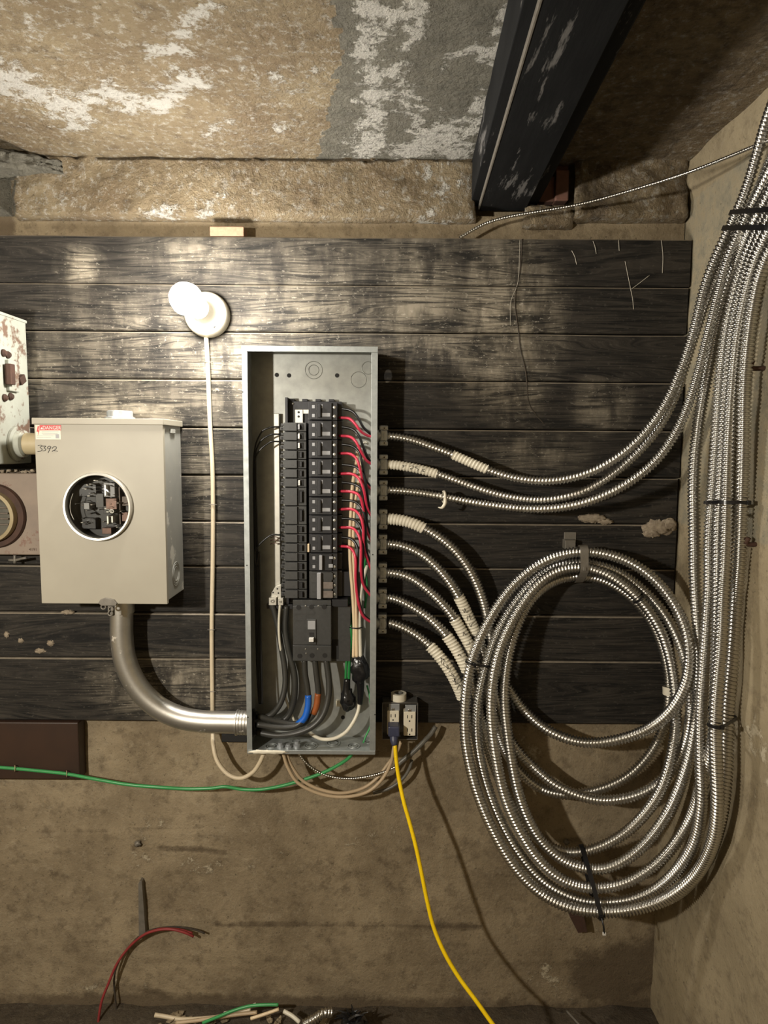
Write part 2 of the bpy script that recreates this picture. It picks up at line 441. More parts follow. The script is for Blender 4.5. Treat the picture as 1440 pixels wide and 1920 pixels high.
    def obj(self, name, material, parent=None, smooth=None, bevel=0.0, label=None, cat=None, group=None, kind=None):
        me = bpy.data.meshes.new(name)
        v = np.array(self.v, float)
        if parent is not None:
            org = np.array(parent['_org'], float) if '_org' in parent else np.zeros(3)
        else:
            lo_, hi = v.min(0), v.max(0)
            org = np.array([(lo_[0] + hi[0]) / 2, (lo_[1] + hi[1]) / 2, lo_[2]])
        me.from_pydata([tuple(a) for a in (v - org)], [], self.f)
        me.validate()
        me.update()
        if smooth is not None:
            me.polygons.foreach_set('use_smooth', [True] * len(me.polygons))
            if smooth < 180:
                me.set_sharp_from_angle(angle=math.radians(smooth))
        o = bpy.data.objects.new(name, me)
        COL.objects.link(o)
        me.materials.append(material)
        if bevel:
            md = o.modifiers.new('bevel', 'BEVEL'); md.width = bevel; md.segments = 2
            md.limit_method = 'ANGLE'; md.angle_limit = math.radians(40)
        if parent is not None:
            o.parent = parent
        else:
            o.location = org
        ORG[o.name] = tuple(org)
        o['_org'] = [float(a) for a in org]
        if label: o['label'] = label
        if cat: o['category'] = cat
        if group: o['group'] = group
        if kind: o['kind'] = kind
        return o
ORG = {}
def thing(name, label, cat, loc, group=None):
    o = bpy.data.objects.new(name, None)
    COL.objects.link(o)
    o.empty_display_size = 0.02
    o.location = loc
    o['_org'] = [float(a) for a in loc]
    o['label'] = label; o['category'] = cat
    if group: o['group'] = group
    return o
def dup(root, offset, label=None):
    """a copy of a thing, its parts and their sub-parts, moved by an offset"""
    r = root.copy(); COL.objects.link(r)
    r.location = Vector(root.location) + Vector(offset)
    if label: r['label'] = label
    for ch in list(root.children):
        c = ch.copy(); COL.objects.link(c); c.parent = r
        for gch in list(ch.children):
            d = gch.copy(); COL.objects.link(d); d.parent = c
    return r
def wire(name, pts, r, material, label, cat='wire', group=None, seg=8, step=0.006, parent=None):
    return MB().tube([P(*p) for p in pts], r, seg, step).obj(name, material, parent, 180, 0, label, cat, group)
def grid_mesh(name, nu, nv, fn, material, stain_shade=None, parent=None, kind=None, smooth=True, thick=None):
    """surface from fn(u, v) -> world point, with 'stain' colours from stain(point)"""
    vs_ = [fn(i / (nu - 1), j / (nv - 1)) for j in range(nv) for i in range(nu)]
    fs = [(j * nu + i, j * nu + i + 1, (j + 1) * nu + i + 1, (j + 1) * nu + i) for j in range(nv - 1) for i in range(nu - 1)]
    me = bpy.data.meshes.new(name)
    me.from_pydata([tuple(a) for a in vs_], [], fs)
    me.update()
    if smooth:
        me.polygons.foreach_set('use_smooth', [True] * len(me.polygons))
    ca = me.color_attributes.new('stain_shade', 'FLOAT_COLOR', 'POINT')
    buf = np.zeros((len(vs_), 4), np.float32); buf[:, 3] = 1
    if stain_shade:
        for i, p in enumerate(vs_):
            buf[i, :3] = stain_shade(Vector(p))
    ca.data.foreach_set('color', buf.ravel())
    me.materials.append(material)
    o = bpy.data.objects.new(name, me)
    COL.objects.link(o)
    o['_org'] = [0.0, 0.0, 0.0]
    if parent: o.parent = parent
    if kind: o['kind'] = kind
    if thick:
        md = o.modifiers.new('thickness', 'SOLIDIFY'); md.thickness = thick; md.offset = -1
    return o
def fbm(p, sc, octv=4):
    s = 0; a = 1; p = Vector(p) * sc
    for k in range(octv):
        s += a * noise.noise(p); p = p * 2.1; a *= 0.5
    return s
def seg_dist(x, y, poly):
    best = 1e9
    for (ax, ay), (bx, by) in zip(poly[:-1], poly[1:]):
        dx, dy = bx - ax, by - ay
        t = max(0, min(1, ((x - ax) * dx + (y - ay) * dy) / (dx * dx + dy * dy + 1e-9)))
        best = min(best, math.hypot(x - ax - t * dx, y - ay - t * dy))
    return best
def text_mesh(name, body, size, center, material, parent, q, sx=1.0):
    cu = bpy.data.curves.new(name, 'FONT')
    cu.body = body; cu.size = size; cu.align_x = 'CENTER'; cu.align_y = 'CENTER'; cu.extrude = 0.0002
    to = bpy.data.objects.new('tmp', cu); COL.objects.link(to)
    dg = bpy.context.evaluated_depsgraph_get()
    me = bpy.data.meshes.new_from_object(to.evaluated_get(dg))
    bpy.data.objects.remove(to)
    org = Vector(parent['_org'])
    me.transform(Matrix.Translation(Vector((center[0], -q, center[1])) - org) @ Matrix.Rotation(math.pi / 2, 4, 'X') @ Matrix.Diagonal((sx, 1, 1, 1)))
    me.materials.clear(); me.materials.append(material)
    o = bpy.data.objects.new(name, me); COL.objects.link(o); o.parent = parent
    o['_org'] = [float(a) for a in org]
    return o

# ============================================================ the room
XR = 0.78                                  # right wall
ZC = P(720, 302, -0.03).z                  # ceiling height
ZF = P(720, 1886, -0.03).z                 # floor height
XL, YB = -2.3, -3.3                        # unseen left wall and wall behind the viewer
WY = 0.03                                  # face of the concrete behind the planks

LIME = [([(-20, 140), (60, 165), (110, 192), (152, 218)], 26, 0.62), ([(150, 205), (200, 182), (262, 196), (285, 197), (312, 178), (350, 152), (378, 140)], 17, 0.62),
        ([(300, 104), (335, 88), (362, 52), (392, 32)], 24, 0.5), ([(395, 245), (425, 232)], 18, 0.38), ([(524, 238), (530, 228)], 9, 0.5),
        ([(40, 5), (58, 62)], 12, 0.45), ([(480, 145), (560, 150), (600, 120)], 26, 0.3), ([(430, 250), (500, 262)], 16, 0.25),
        ([(640, 280), (690, 262), (720, 240)], 20, 0.35)]
FLAKE = [([(680, 10), (735, 40), (770, 60), (785, 15)], 24, 0.60), ([(690, 70), (690, 115), (715, 140)], 22, 0.60), ([(700, 180), (702, 250), (685, 285)], 24, 0.63),
         ([(740, 130), (768, 195), (790, 215)], 18, 0.55), ([(765, 285), (800, 262), (842, 255), (855, 285)], 24, 0.67), ([(878, 262), (890, 215), (905, 190)], 16, 0.60),
         ([(925, 110), (940, 60), (955, 10)], 12, 0.60), ([(835, 112), (880, 103), (920, 100)], 12, 0.51), ([(785, 222), (790, 232)], 8, 0.55), ([(828, 205), (830, 218)], 6, 0.49)]
def lime(px, py, strokes):
    v = 0
    for poly, w, s in strokes:
        d = seg_dist(px, py, poly)
        if d < 2.2 * w:
            v = max(v, s * max(0, 1 - (d / (2.0 * w)) ** 2))
    return v
def ceil_stain_shade(p):
    if p.y < -1.05:
        return (0.1, 0.0, 0.0)
    px, py = pix(p)
    w = fbm(p, 9) * 14
    w2 = 20 * fbm((p.x, p.y, 4), 16); w3 = 20 * fbm((p.x, p.y, 9), 16)
    r = max(lime(px + w, py + w, LIME), lime(px + w2, py + w3, FLAKE)) + 0.10 + 0.05 * fbm(p, 6)
    edge = 622 + 30 * fbm(p, 11) + 16 * math.sin(py / 60)
    g = 0.0
    if px > edge and px < 965 and p.x < 0.3:
        g = 0.75 if py < 300 else 0
    b = 0.0
    if px < 130 and 250 < py < 335:
        b = 0.5 * max(0, 1 - abs(py - (262 + px * 0.45)) / 34)
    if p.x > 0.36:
        r = 0.04; b = 0.62 if p.x < 0.70 else 0.35  # shade beyond the beam, painted into the ceiling colour
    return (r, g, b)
def ceil_pt(u, v):
    x = -1.25 + u * (XR + 0.03 + 1.25)
    y = 0.05 - v * 1.15
    n = fbm((x, y, 0.3), 9, 5)
    z = ZC + 0.004 * n + 0.004 * noise.noise(Vector((0.0, y * 16, 1.0)))
    px, py = pix((x, y, ZC))
    # the rough edge where the left part of the slab has broken away
    e = 258 + px * 0.45
    if px < 160:
        k = max(0, min(1, (py - e) / 24.0)) * max(0, min(1, (150 - px) / 60.0))
        z += 0.028 * k
    return (x, y, z)
ceiling = grid_mesh('ceiling', 250, 150, ceil_pt, M_CEIL, ceil_stain_shade, kind='structure')
MB().box(XL, -1.2, ZC - 0.002, ZC + 0.06, -0.05, 3.3).obj('ceiling_slab', M_CEIL, ceiling)
MB().box(-1.2, XR + 0.1, ZC - 0.001, ZC + 0.06, 1.09, 3.3).obj('ceiling_slab', M_CEIL, ceiling)
MB().box(-1.3, XR + 0.1, ZC + 0.05, ZC + 0.1, -0.08, 1.1).obj('ceiling_slab', M_CEIL, ceiling)

M_GREYC2 = mat('grey_spalled_concrete', (0.26, 0.25, 0.225), (0.17, 0.165, 0.15), 30, 0.95, 0, 1.0, 120)
def spall_pt(u, v):
    a = P(-40 + 150 * u, 262 + 30 * u + (58 - 34 * u) * v, 0.02)
    edge = min(u, 1 - u, v, 1 - v) * 4
    bulge = 0.045 * min(1, edge) ** 0.6
    n = fbm((a.x, 7, a.z), 22, 5)
    return (a.x + 0.006 * noise.noise(Vector((a.z * 30, a.x * 30, 2))), a.y + 0.05 - bulge - 0.011 * n, a.z + 0.008 * fbm((a.x, 3, v), 14, 4))
grid_mesh('spalled_edge', 50, 26, spall_pt, M_CEIL, lambda p: (0.12, 0.85, 0.1), ceiling)
# ---- back wall: lower concrete
ZPB = P(720, 1356, 0).z
WSTAIN = [([(300, 1590), (420, 1597)], 5, 0.7), ([(250, 1590), (262, 1580)], 6, 0.6), ([(180, 1840), (320, 1870)], 10, 0.5), ([(1020, 1780), (1060, 1810)], 10, 0.3),
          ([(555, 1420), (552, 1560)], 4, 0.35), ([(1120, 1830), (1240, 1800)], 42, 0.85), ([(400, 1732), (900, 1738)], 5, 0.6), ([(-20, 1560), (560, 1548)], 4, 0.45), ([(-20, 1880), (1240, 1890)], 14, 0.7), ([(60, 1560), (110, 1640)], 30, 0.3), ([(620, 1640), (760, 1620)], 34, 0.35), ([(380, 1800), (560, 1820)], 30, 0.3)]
WPALE = [([(270, 1545), (330, 1560)], 16, 0.3), ([(200, 1610), (300, 1606), (420, 1640)], 14, 0.3), ([(640, 1580), (700, 1560), (760, 1555)], 8, 0.3),
         ([(1010, 1830), (1060, 1850), (1075, 1870)], 22, 0.4), ([(120, 1840), (260, 1860)], 14, 0.3), ([(450, 1500), (520, 1620)], 30, 0.14), ([(985, 1395), (1000, 1420)], 14, 0.45)]
def wall_stain(p):
    px, py = pix(p)
    w = fbm(p, 10) * 10
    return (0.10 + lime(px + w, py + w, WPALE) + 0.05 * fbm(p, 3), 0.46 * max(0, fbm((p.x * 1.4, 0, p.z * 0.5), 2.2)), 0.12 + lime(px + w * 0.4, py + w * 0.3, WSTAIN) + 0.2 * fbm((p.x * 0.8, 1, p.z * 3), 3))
def wall_pt(u, v):
    x = -1.6 + u * (XR + 0.02 + 1.6)
    z = ZF - 0.03 + v * (ZPB + 0.06 - ZF + 0.03)
    y = WY + 0.0035 * fbm((x, 0, z), 7, 4) + 0.002 * math.copysign(1, math.sin(z * 24 + 0.6)) * (0.5 + 0.5 * noise.noise(Vector((x * 2, 0, z))))
    return (x, y, z)
wall_back = grid_mesh('wall_back', 220, 90, wall_pt, M_WALL, wall_stain, kind='structure')
MB().box(XL, XR + 0.1, ZF - 0.05, ZC + 0.1, -0.16, -0.11).obj('wall_core', M_WALL, wall_back)
MB().box(XL, -1.55, ZF - 0.05, ZC, -0.12, -0.03).obj('wall_core', M_WALL, wall_back)
# recessed mortar strip just above the planks
ZPT = P(720, 444, 0).z
def strip_pt(u, v):
    x = -1.6 + u * (XR + 1.6)
    z = ZPT - 0.05 + v * 0.12
    return (x, 0.055 + 0.002 * fbm((x, 2, z), 12), z)
def strip_tone(p):
    px, py = pix(p)
    return (0.02, 0.0, 0.28 if px > 30 else 0.9)  # much darker at the far left end
grid_mesh('mortar_strip', 90, 8, strip_pt, M_WALL, strip_tone, wall_back)
# rough concrete header between the strip and the ceiling
def header(name, px0, px1, py_bot, py_top, seed, depth, rough, mat_=M_CEIL, grey=None):
    a = P(px0, 370, -WY); b = P(px1, 370, -WY)
    zb, zt = P(720, py_bot, -WY).z, P(720, py_top, -WY).z
    nu = max(8, int((b.x - a.x) / 0.011)); nv = 40
    def fn(u, v):
        x = a.x + u * (b.x - a.x); z = zb + v * (zt - zb)
        z += (0.006 * fbm((x, seed, 0), 9) if v < 0.02 else 0) + (0.010 * fbm((x, seed + 3, 0), 8) - 0.004 if v > 0.98 else 0)
        e = min(u, 1 - u) * (b.x - a.x); ev = min(v, 1 - v) * (zt - zb)
        rnd = (min(1, ev / 0.010) ** 0.5 if v < 0.5 else 1.0) * min(1, (e + 0.008) / 0.014) ** 0.5
        n = fbm((x, seed, z), 14, 5)
        return (x + 0.004 * noise.noise(Vector((z * 20, seed, 1))), WY + 0.05 - (depth + 0.05) * rnd - rough * n + (0.03 if abs(v - 0.93 - 0.05 * fbm((x, seed + 5, 0), 7)) < 0.014 + 0.012 * fbm((x, seed + 6, 0), 9) else 0), z)
    def st(p):
        px, py = pix(p)
        return (0.16 + 0.1 * fbm(p, 5) + (0.3 if (775 < px < 890 and py > 300) else 0) + lime(px, py, [([(60, 370), (130, 385)], 14, 0.4), ([(300, 400), (420, 385)], 18, 0.35)]),
                0.7 if (px < 28 and py < 415) else 0.0, 0.10 + 0.25 * max(0, fbm(p, 4)) + (0.3 if px > 1080 else 0))
    return grid_mesh(name, nu, nv, fn, mat_, st, wall_back)
header('concrete_header', -320, 22, 408, 318, 1.0, -0.01, 0.003)
header('concrete_header', 24, 893, 415, 294, 2.0, 0.014, 0.008)
header('rubble_block', 1076, 1290, 412, 285, 5.0, 0.016, 0.016)
header('rubble_block', 985, 1080, 425, 382, 6.0, 0.0, 0.012)
# bricks in the pocket beside the beam end
for (x0, y0, x1, y1, q) in ((1012, 330, 1040, 378, -0.045), (1043, 318, 1066, 376, -0.03), (985, 352, 1010, 388, -0.05), (1013, 300, 1066, 328, -0.06)):
    MB().pbox(x0, y0, x1, y1, q - 0.04, q).obj('brick', M_BRICK, wall_back, None, 0.003)

# ---- planks
PY = [444, 535, 624, 714, 804, 893, 980, 1064, 1152, 1237, 1356]
for i in range(10):
    z1, z0 = P(720, PY[i], 0).z, P(720, PY[i + 1], 0).z
    d = (0.0, 0.002, -0.001, 0.003, 0.001, -0.002, 0.002, 0.0, 0.003, 0.001)[i]
    tilt = 0.0
    gap = 0.0016
    x1 = XR - 0.004 if i < 1 else XR - 0.006 - 0.004 * random.random()
    m = MB(); nx = 30
    v = []
    for k in range(nx + 1):
        x = -1.5 + (x1 + 1.5) * k / nx
        e1 = 0.0012 * noise.noise(Vector((x * 4, i * 7.0, 0))); e0 = 0.0012 * noise.noise(Vector((x * 4, i * 7.0 + 7.0, 0)))
        zz0, zz1 = z0 + gap + e0, z1 - gap + e1
        c = 0.003
        for (y, z) in ((0.045, zz0), (-d + c, zz0), (-d, zz0 + c), (-d - 0.001 * noise.noise(Vector((x * 3, i, 5))), (zz0 + zz1) / 2), (-d, zz1 - c), (-d + c, zz1), (0.045, zz1)):
            v.append((x, y, z))
    f = [(k * 7 + j, k * 7 + (j + 1) % 7, (k + 1) * 7 + (j + 1) % 7, (k + 1) * 7 + j) for k in range(nx) for j in range(7)]
    f += [tuple(range(6, -1, -1)), tuple(nx * 7 + j for j in range(7))]
    m.add(v, f).obj('plank', M_PLANK, wall_back, 30)
# lime crusts grown on the planks
for (cx, cy, sx, sy, sd) in ((1236, 990, 30, 14, 1), (1222, 1000, 16, 8, 2), (1254, 984, 14, 12, 3), (1110, 972, 26, 8, 4), (1135, 978, 14, 5, 5), (95, 1206, 7, 6, 6), (76, 1220, 10, 5, 7), (13, 1190, 5, 6, 8), (40, 1201, 6, 5, 9), (128, 1148, 12, 4, 10)):
    p = P(cx, cy, 0.002)
    MB().blob(p, (sx / 714, 0.005, sy / 714), sd, 0.35, 26, 14, 5.0).obj('lime_crust', M_CRUST, wall_back, 180)

# ---- right wall
def rw_pt(u, v):
    y = 0.06 - u * 1.4
    z = ZF - 0.03 + v * (ZC + 0.03 - ZF + 0.03)
    n = fbm((1.0, y, z), 5, 4)
    x = XR + 0.006 * n
    if z < -0.95:
        x += 0.016 * min(1, (-0.95 - z) / 0.25) * max(0, min(1, (-0.12 - y) / 0.2))   # lower part battered back a little
    if z > ZC - 0.075:
        x -= 0.014 * min(1, (z - ZC + 0.075) / 0.012) * (0.8 + 0.4 * noise.noise(Vector((0, y * 14, 0))))
    return (x, y, z)
def rw_stain(p):
    return (0.12 + 0.1 * fbm(p, 3) + (0.3 if abs(p.z + 0.63 + 0.06 * fbm(p, 9)) < 0.05 and p.y < -0.2 else 0), 0.5 if -0.2 < p.z < ZC - 0.09 else 0.2, 0.1 + 0.15 * max(0, fbm(p, 4)) + (0.15 if p.z < -1.0 else 0))
wall_right = grid_mesh('wall_right', 110, 150, rw_pt, M_RWALL, rw_stain, kind='structure')
MB().box(XR + 0.03, XR + 0.08, ZF - 0.05, ZC + 0.1, -0.16, 3.3).obj('wall_core', M_RWALL, wall_right)
wl = MB().box(XL - 0.06, XL, ZF - 0.05, ZC + 0.1, -0.1, 3.3).obj('wall_left', M_RWALL, kind='structure')
wf_ = MB().box(XL, XR + 0.1, ZF - 0.05, ZC + 0.1, 3.3, 3.36).obj('wall_front', M_RWALL, kind='structure')
def fl_pt(u, v):
    x = XL + u * (XR + 0.05 - XL); y = 0.06 - v * 3.4
    return (x, y, ZF + 0.012 * fbm((x, y, 3), 5, 4))
floor = grid_mesh('floor', 110, 110, fl_pt, M_FLOOR, None, kind='structure')

# ---- steel beam under the ceiling, its end bearing on the wall
bz = P(905, 385, -0.02)
bx0, bx1 = P(900, 388, -0.02).x, P(990, 380, -0.02).x
ZB = bz.z
beam = thing('steel_beam', 'black tarred steel beam under the ceiling, running towards the viewer', 'beam', ((bx0 + bx1) / 2, 0.02, ZB))
beam.rotation_euler.z = math.radians(-2.0)
YE = -1.3
def hb(x0, x1, z0, z1):
    return MB().box(x0, x1, z0, z1, -0.06, 1.3)
fl = hb(bx0, bx1, ZB, ZB + 0.010)
fl.obj('bottom_flange', M_BEAM, beam, None, 0.002)
hb(bx0 - 0.022, bx0 + 0.03, ZB + 0.012, ZC + 0.02).obj('web', M_BEAM, beam, None, 0.002)
MB().box(bx0 - 0.0015, bx0 + 0.002, ZB - 0.001, ZB + 0.012, -0.05, 1.29).obj('flange_edge', M_STRAP, beam, None, 0.0005)
hb(bx0 + 0.03, bx1 + 0.03, ZB + 0.011, ZC + 0.015).obj('encasement', M_BEAM, beam, None, 0.004)

# dark plank of the old meter board, below the planks at the left
bd = MB().pbox(-300, 1352, 150, 1462, -0.03, 0.012).obj('meter_board', M_PANELB, None, None, 0.003, 'dark brown wooden board fixed to the concrete under the planks', 'board')

# ============================================================ armoured cables
CABLES = {}
def fit(px, py, q, r):
    """keep the point clear of the right wall and of the planks by moving it out"""
    q = max(q, r + 0.006)
    p = P(px, py, q)
    while p.x > XR - 0.012 - r and q < 1.2:
        q += 0.004
        p = P(px, py, q)
    return p
def ribbed(c, t, r, pitch, amp, seg=12, phase=0.0):
    tan, u, w = frames(c)
    n = len(c)
    ang = 2 * math.pi * np.arange(seg) / seg
    ph = 2 * math.pi * (t[:, None] / pitch) + ang[None, :] + phase
    prof = np.cos(ph); prof = np.sign(prof) * np.abs(prof) ** 0.8
    rr = r * (1 - amp + amp * prof)
    vs_ = c[:, None, :] + (u[:, None, :] * np.cos(ang)[None, :, None] + w[:, None, :] * np.sin(ang)[None, :, None]) * rr[:, :, None]
    idx = np.arange(n * seg).reshape(n, seg)
    a = idx[:-1]; b = np.roll(idx, -1, 1)[:-1]; cc = np.roll(idx, -1, 1)[1:]; d = idx[1:]
    fs = np.stack([a, b, cc, d], -1).reshape(-1, 4)
    return vs_.reshape(-1, 3), fs
def mesh_np(name, vs_, fs, material, parent=None):
    me = bpy.data.meshes.new(name)
    if parent is not None:
        org = np.array(parent['_org'])
    else:
        lo_, hi = vs_.min(0), vs_.max(0); org = np.array([(lo_[0] + hi[0]) / 2, (lo_[1] + hi[1]) / 2, lo_[2]])
    me.vertices.add(len(vs_)); me.vertices.foreach_set('co', (vs_ - org).astype(np.float32).ravel())
    me.loops.add(fs.size); me.loops.foreach_set('vertex_index', fs.astype(np.int32).ravel())
    me.polygons.add(len(fs)); me.polygons.foreach_set('loop_start', np.arange(0, fs.size, 4, dtype=np.int32))
    me.polygons.foreach_set('use_smooth', np.ones(len(fs), bool))
    me.update(calc_edges=True); me.validate()
    me.materials.append(material)
    o = bpy.data.objects.new(name, me); COL.objects.link(o)
    if parent is not None: o.parent = parent
    else: o.location = org
    o['_org'] = [float(a) for a in org]
    return o
PENDING = []
def armoured(key, pts, r, label, group, pitch=0.0084, name='armoured_cable', amp=0.155, seg=12):
    w = [fit(*p, r) for p in pts]
    c, t = catmull(w, pitch / 5)
    c = settle(c, 9, 3)
    PENDING.append([key, c, r, label, group, pitch, name, amp, seg])
def settle(c, k5, n):
    for k in range(n):
        pad = np.concatenate([2 * c[:1] - c[k5:0:-1], c, 2 * c[-1:] - c[-2:-k5 - 2:-1]])
        c = np.stack([np.convolve(pad[:, i], np.ones(2 * k5 + 1) / (2 * k5 + 1), 'valid') for i in range(3)], 1)
    return c
def relax(rounds=16):
    """push the cables apart until they rest against each other instead of passing through"""
    big = [p for p in PENDING if p[2] > 0.008]
    S = 8
    cs = [p[1][::S].copy() for p in big]
    rs = np.concatenate([np.full(len(c), p[2]) for c, p in zip(cs, big)])
    ids = np.concatenate([np.full(len(c), i) for i, c in enumerate(cs)])
    loc = np.concatenate([np.arange(len(c)) for c in cs])
    tot = np.concatenate(cs)
    start = tot.copy()
    n = len(tot)
    for it in range(rounds):
        push = np.zeros_like(tot)
        for a in range(0, n, 500):
            sl = slice(a, min(a + 500, n))
            dv = tot[sl][:, None] - tot[None]
            d = np.linalg.norm(dv, axis=2)
            need = (rs[sl][:, None] + rs[None]) * 0.98
            same = (ids[sl][:, None] == ids[None]) & (np.abs(loc[sl][:, None] - loc[None]) < 12)
            over = np.where(same | (d > need), 0, need - d)
            w = over / (d + 1e-6)
            push[sl] = (dv * np.array([0.35, 1.0, 0.35]) * w[:, :, None]).sum(1) / np.maximum(1, (over > 0).sum(1))[:, None]
        for i in range(len(big)):
            m = ids == i
            p = push[m]
            p = settle(p, 8, 2) * 1.6
            p[:4] = 0
            tot[m] += 0.5 * p
        tot[:, 1] = np.minimum(tot[:, 1], -(rs + 0.005))
        tot[:, 0] = np.minimum(tot[:, 0], XR - 0.010 - rs)
    for i, p in enumerate(big):
        m = ids == i
        dlt = np.clip(settle(tot[m] - start[m], 5, 1), -0.03, 0.03)
        x = np.arange(len(p[1])); xs = np.arange(0, len(p[1]), S)
        full = np.stack([np.interp(x, xs, dlt[:, k]) for k in range(3)], 1)
        p[1] = settle(p[1] + full, 4, 1)
def build_armour():
    for key, c, r, label, group, pitch, name, amp, seg in PENDING:
        t = np.concatenate([[0], np.cumsum(np.linalg.norm(np.diff(c, axis=0), axis=1))])
        vs_, fs = ribbed(c, t, r, pitch, amp, seg)
        o = mesh_np(name, vs_, fs, M_ARMOR)
        o['label'] = label; o['category'] = 'cable'
        if group: o['group'] = group
        CABLES[key] = (o, c, t, r, pitch)
def near(key, px, py, lo_=0.0, hi=1.0):
    o, c, t, r, pitch = CABLES[key]
    i0, i1 = int(lo_ * (len(c) - 1)), int(hi * (len(c) - 1))
    best = min(range(i0, i1 + 1, 2), key=lambda i: (lambda p: (p[0] - px) ** 2 + (p[1] - py) ** 2)(pix(c[i])))
    return best
def wrap(key, a, b, marks=0, extra=0.0012, hi=0.3, lo_=0.0, ribs=True, material=None, name='tape_wrap'):
    o, c, t, r, pitch = CABLES[key]
    i, j = sorted((near(key, *a, lo_, hi), near(key, *b, lo_, hi)))
    cc, tt = c[i:j + 1], t[i:j + 1]
    vs_, fs = ribbed(cc, tt, r + extra, pitch, 0.09 if ribs else 0.0, 14)
    n = 14
    w = mesh_np(name, vs_, fs, material or M_WTAPE, o)
    w['label'] = 'white tape wrapped around the armour'
    tan, u, v = frames(cc)
    rnd = random.Random(key)
    if marks:
        m = MB()
        L = len(cc)
        for k in range(marks):
            s = int(L * (0.25 + 0.55 * (k + 0.5) / marks))
            ang0 = None
            # the side of the wrap that faces the room
            view = (np.array(CAM) - cc[s]); view /= np.linalg.norm(view)
            a0 = math.atan2(np.dot(view, v[s]), np.dot(view, u[s]))
            pts = []
            for q in range(5):
                ss = min(L - 1, max(0, s + rnd.randint(-4, 4)))
                aa = a0 + (q - 2) * 0.16 + rnd.uniform(-0.2, 0.2)
                d = u[ss] * math.cos(aa) + v[ss] * math.sin(aa)
                pts.append(cc[ss] + d * (r + extra + 0.0004))
            m.tube(pts, 0.0006, 5, 0.0012)
        m.obj('marker_writing', M_MARK, w, 180)
    return w
B = 'armoured cables leaving the breaker panel'
armoured('1', [(712, 817, .05), (735, 818, .05), (770, 824, .055), (810, 838, .06), (850, 853, .065), (900, 875, .075), (950, 893, .085), (1010, 902, .1), (1070, 897, .115), (1130, 875, .135), (1190, 832, .155), (1240, 770, .175), (1274, 700, .19), (1301, 620, .205), (1322, 540, .22), (1347, 478, .24), (1372, 428, .26), (1395, 378, .3), (1411, 330, .33), (1427, 270, .37), (1444, 210, .42), (1490, 90, .52)], 0.0115,
         'armoured cable with white tape partway, leaving the topmost connector of the panel', None)
armoured('2', [(712, 871, .05), (735, 871, .05), (775, 877, .055), (815, 887, .06), (850, 899, .065), (900, 917, .07), (950, 931, .08), (1010, 938, .09), (1060, 932, .1), (1110, 914, .11), (1170, 873, .125), (1228, 812, .145), (1265, 745, .165), (1293, 660, .18), (1318, 580, .195), (1340, 515, .215), (1368, 455, .235), (1395, 405, .27), (1421, 355, .31), (1449, 290, .37), (1505, 160, .48)], 0.0115,
         'armoured cable white taped right at the second connector from the panel top', None)
armoured('3', [(712, 919, .05), (735, 919, .05), (780, 923, .055), (830, 931, .06), (880, 941, .07), (940, 950, .085), (1000, 955, .1), (1060, 951, .12), (1115, 937, .145), (1175, 908, .17), (1232, 862, .195), (1275, 797, .215), (1300, 730, .235), (1322, 650, .25), (1344, 570, .265), (1364, 500, .28), (1390, 438, .3), (1415, 388, .33), (1441, 335, .38), (1500, 200, .5)], 0.0115,
         'armoured cable carrying a small white tag, leaving the third panel connector', None)
armoured('4', [(712, 973, .05), (735, 973, .05), (765, 978, .055), (800, 993, .06), (845, 1024, .06), (880, 1067, .055), (903, 1117, .045), (914, 1160, .035), (924, 1215, .03), (940, 1265, .03), (960, 1300, .035), (988, 1337, .045), (1030, 1371, .06), (1090, 1392, .075), (1150, 1389, .1), (1210, 1370, .135), (1255, 1337, .185), (1284, 1290, .225), (1293, 1250, .24), (1292, 1210, .235), (1278, 1160, .2), (1250, 1112, .155), (1210, 1072, .115), (1160, 1045, .085), (1100, 1034, .075), (1045, 1042, .075), (1000, 1065, .085), (960, 1100, .095), (928, 1145, .105), (900, 1198, .112), (882, 1250, .118), (873, 1310, .12), (872, 1375, .12), (880, 1430, .125), (898, 1495, .13), (927, 1562, .14), (965, 1625, .15), (1010, 1672, .155), (1062, 1700, .17), (1120, 1710, .185), (1185, 1706, .2), (1250, 1685, .235), (1305, 1640, .29), (1336, 1580, .355), (1345, 1510, .39), (1343, 1440, .395), (1341, 1370, .395), (1344, 1300, .39), (1352, 1200, .38), (1356, 1100, .37), (1360, 1040, .36), (1366, 860, .345), (1375, 720, .35), (1386, 620, .36), (1402, 540, .375), (1420, 480, .4), (1447, 425, .44), (1482, 360, .49), (1540, 260, .57)], 0.0145,
         'coiled armoured cable with a white taped start at the fourth panel connector', None)
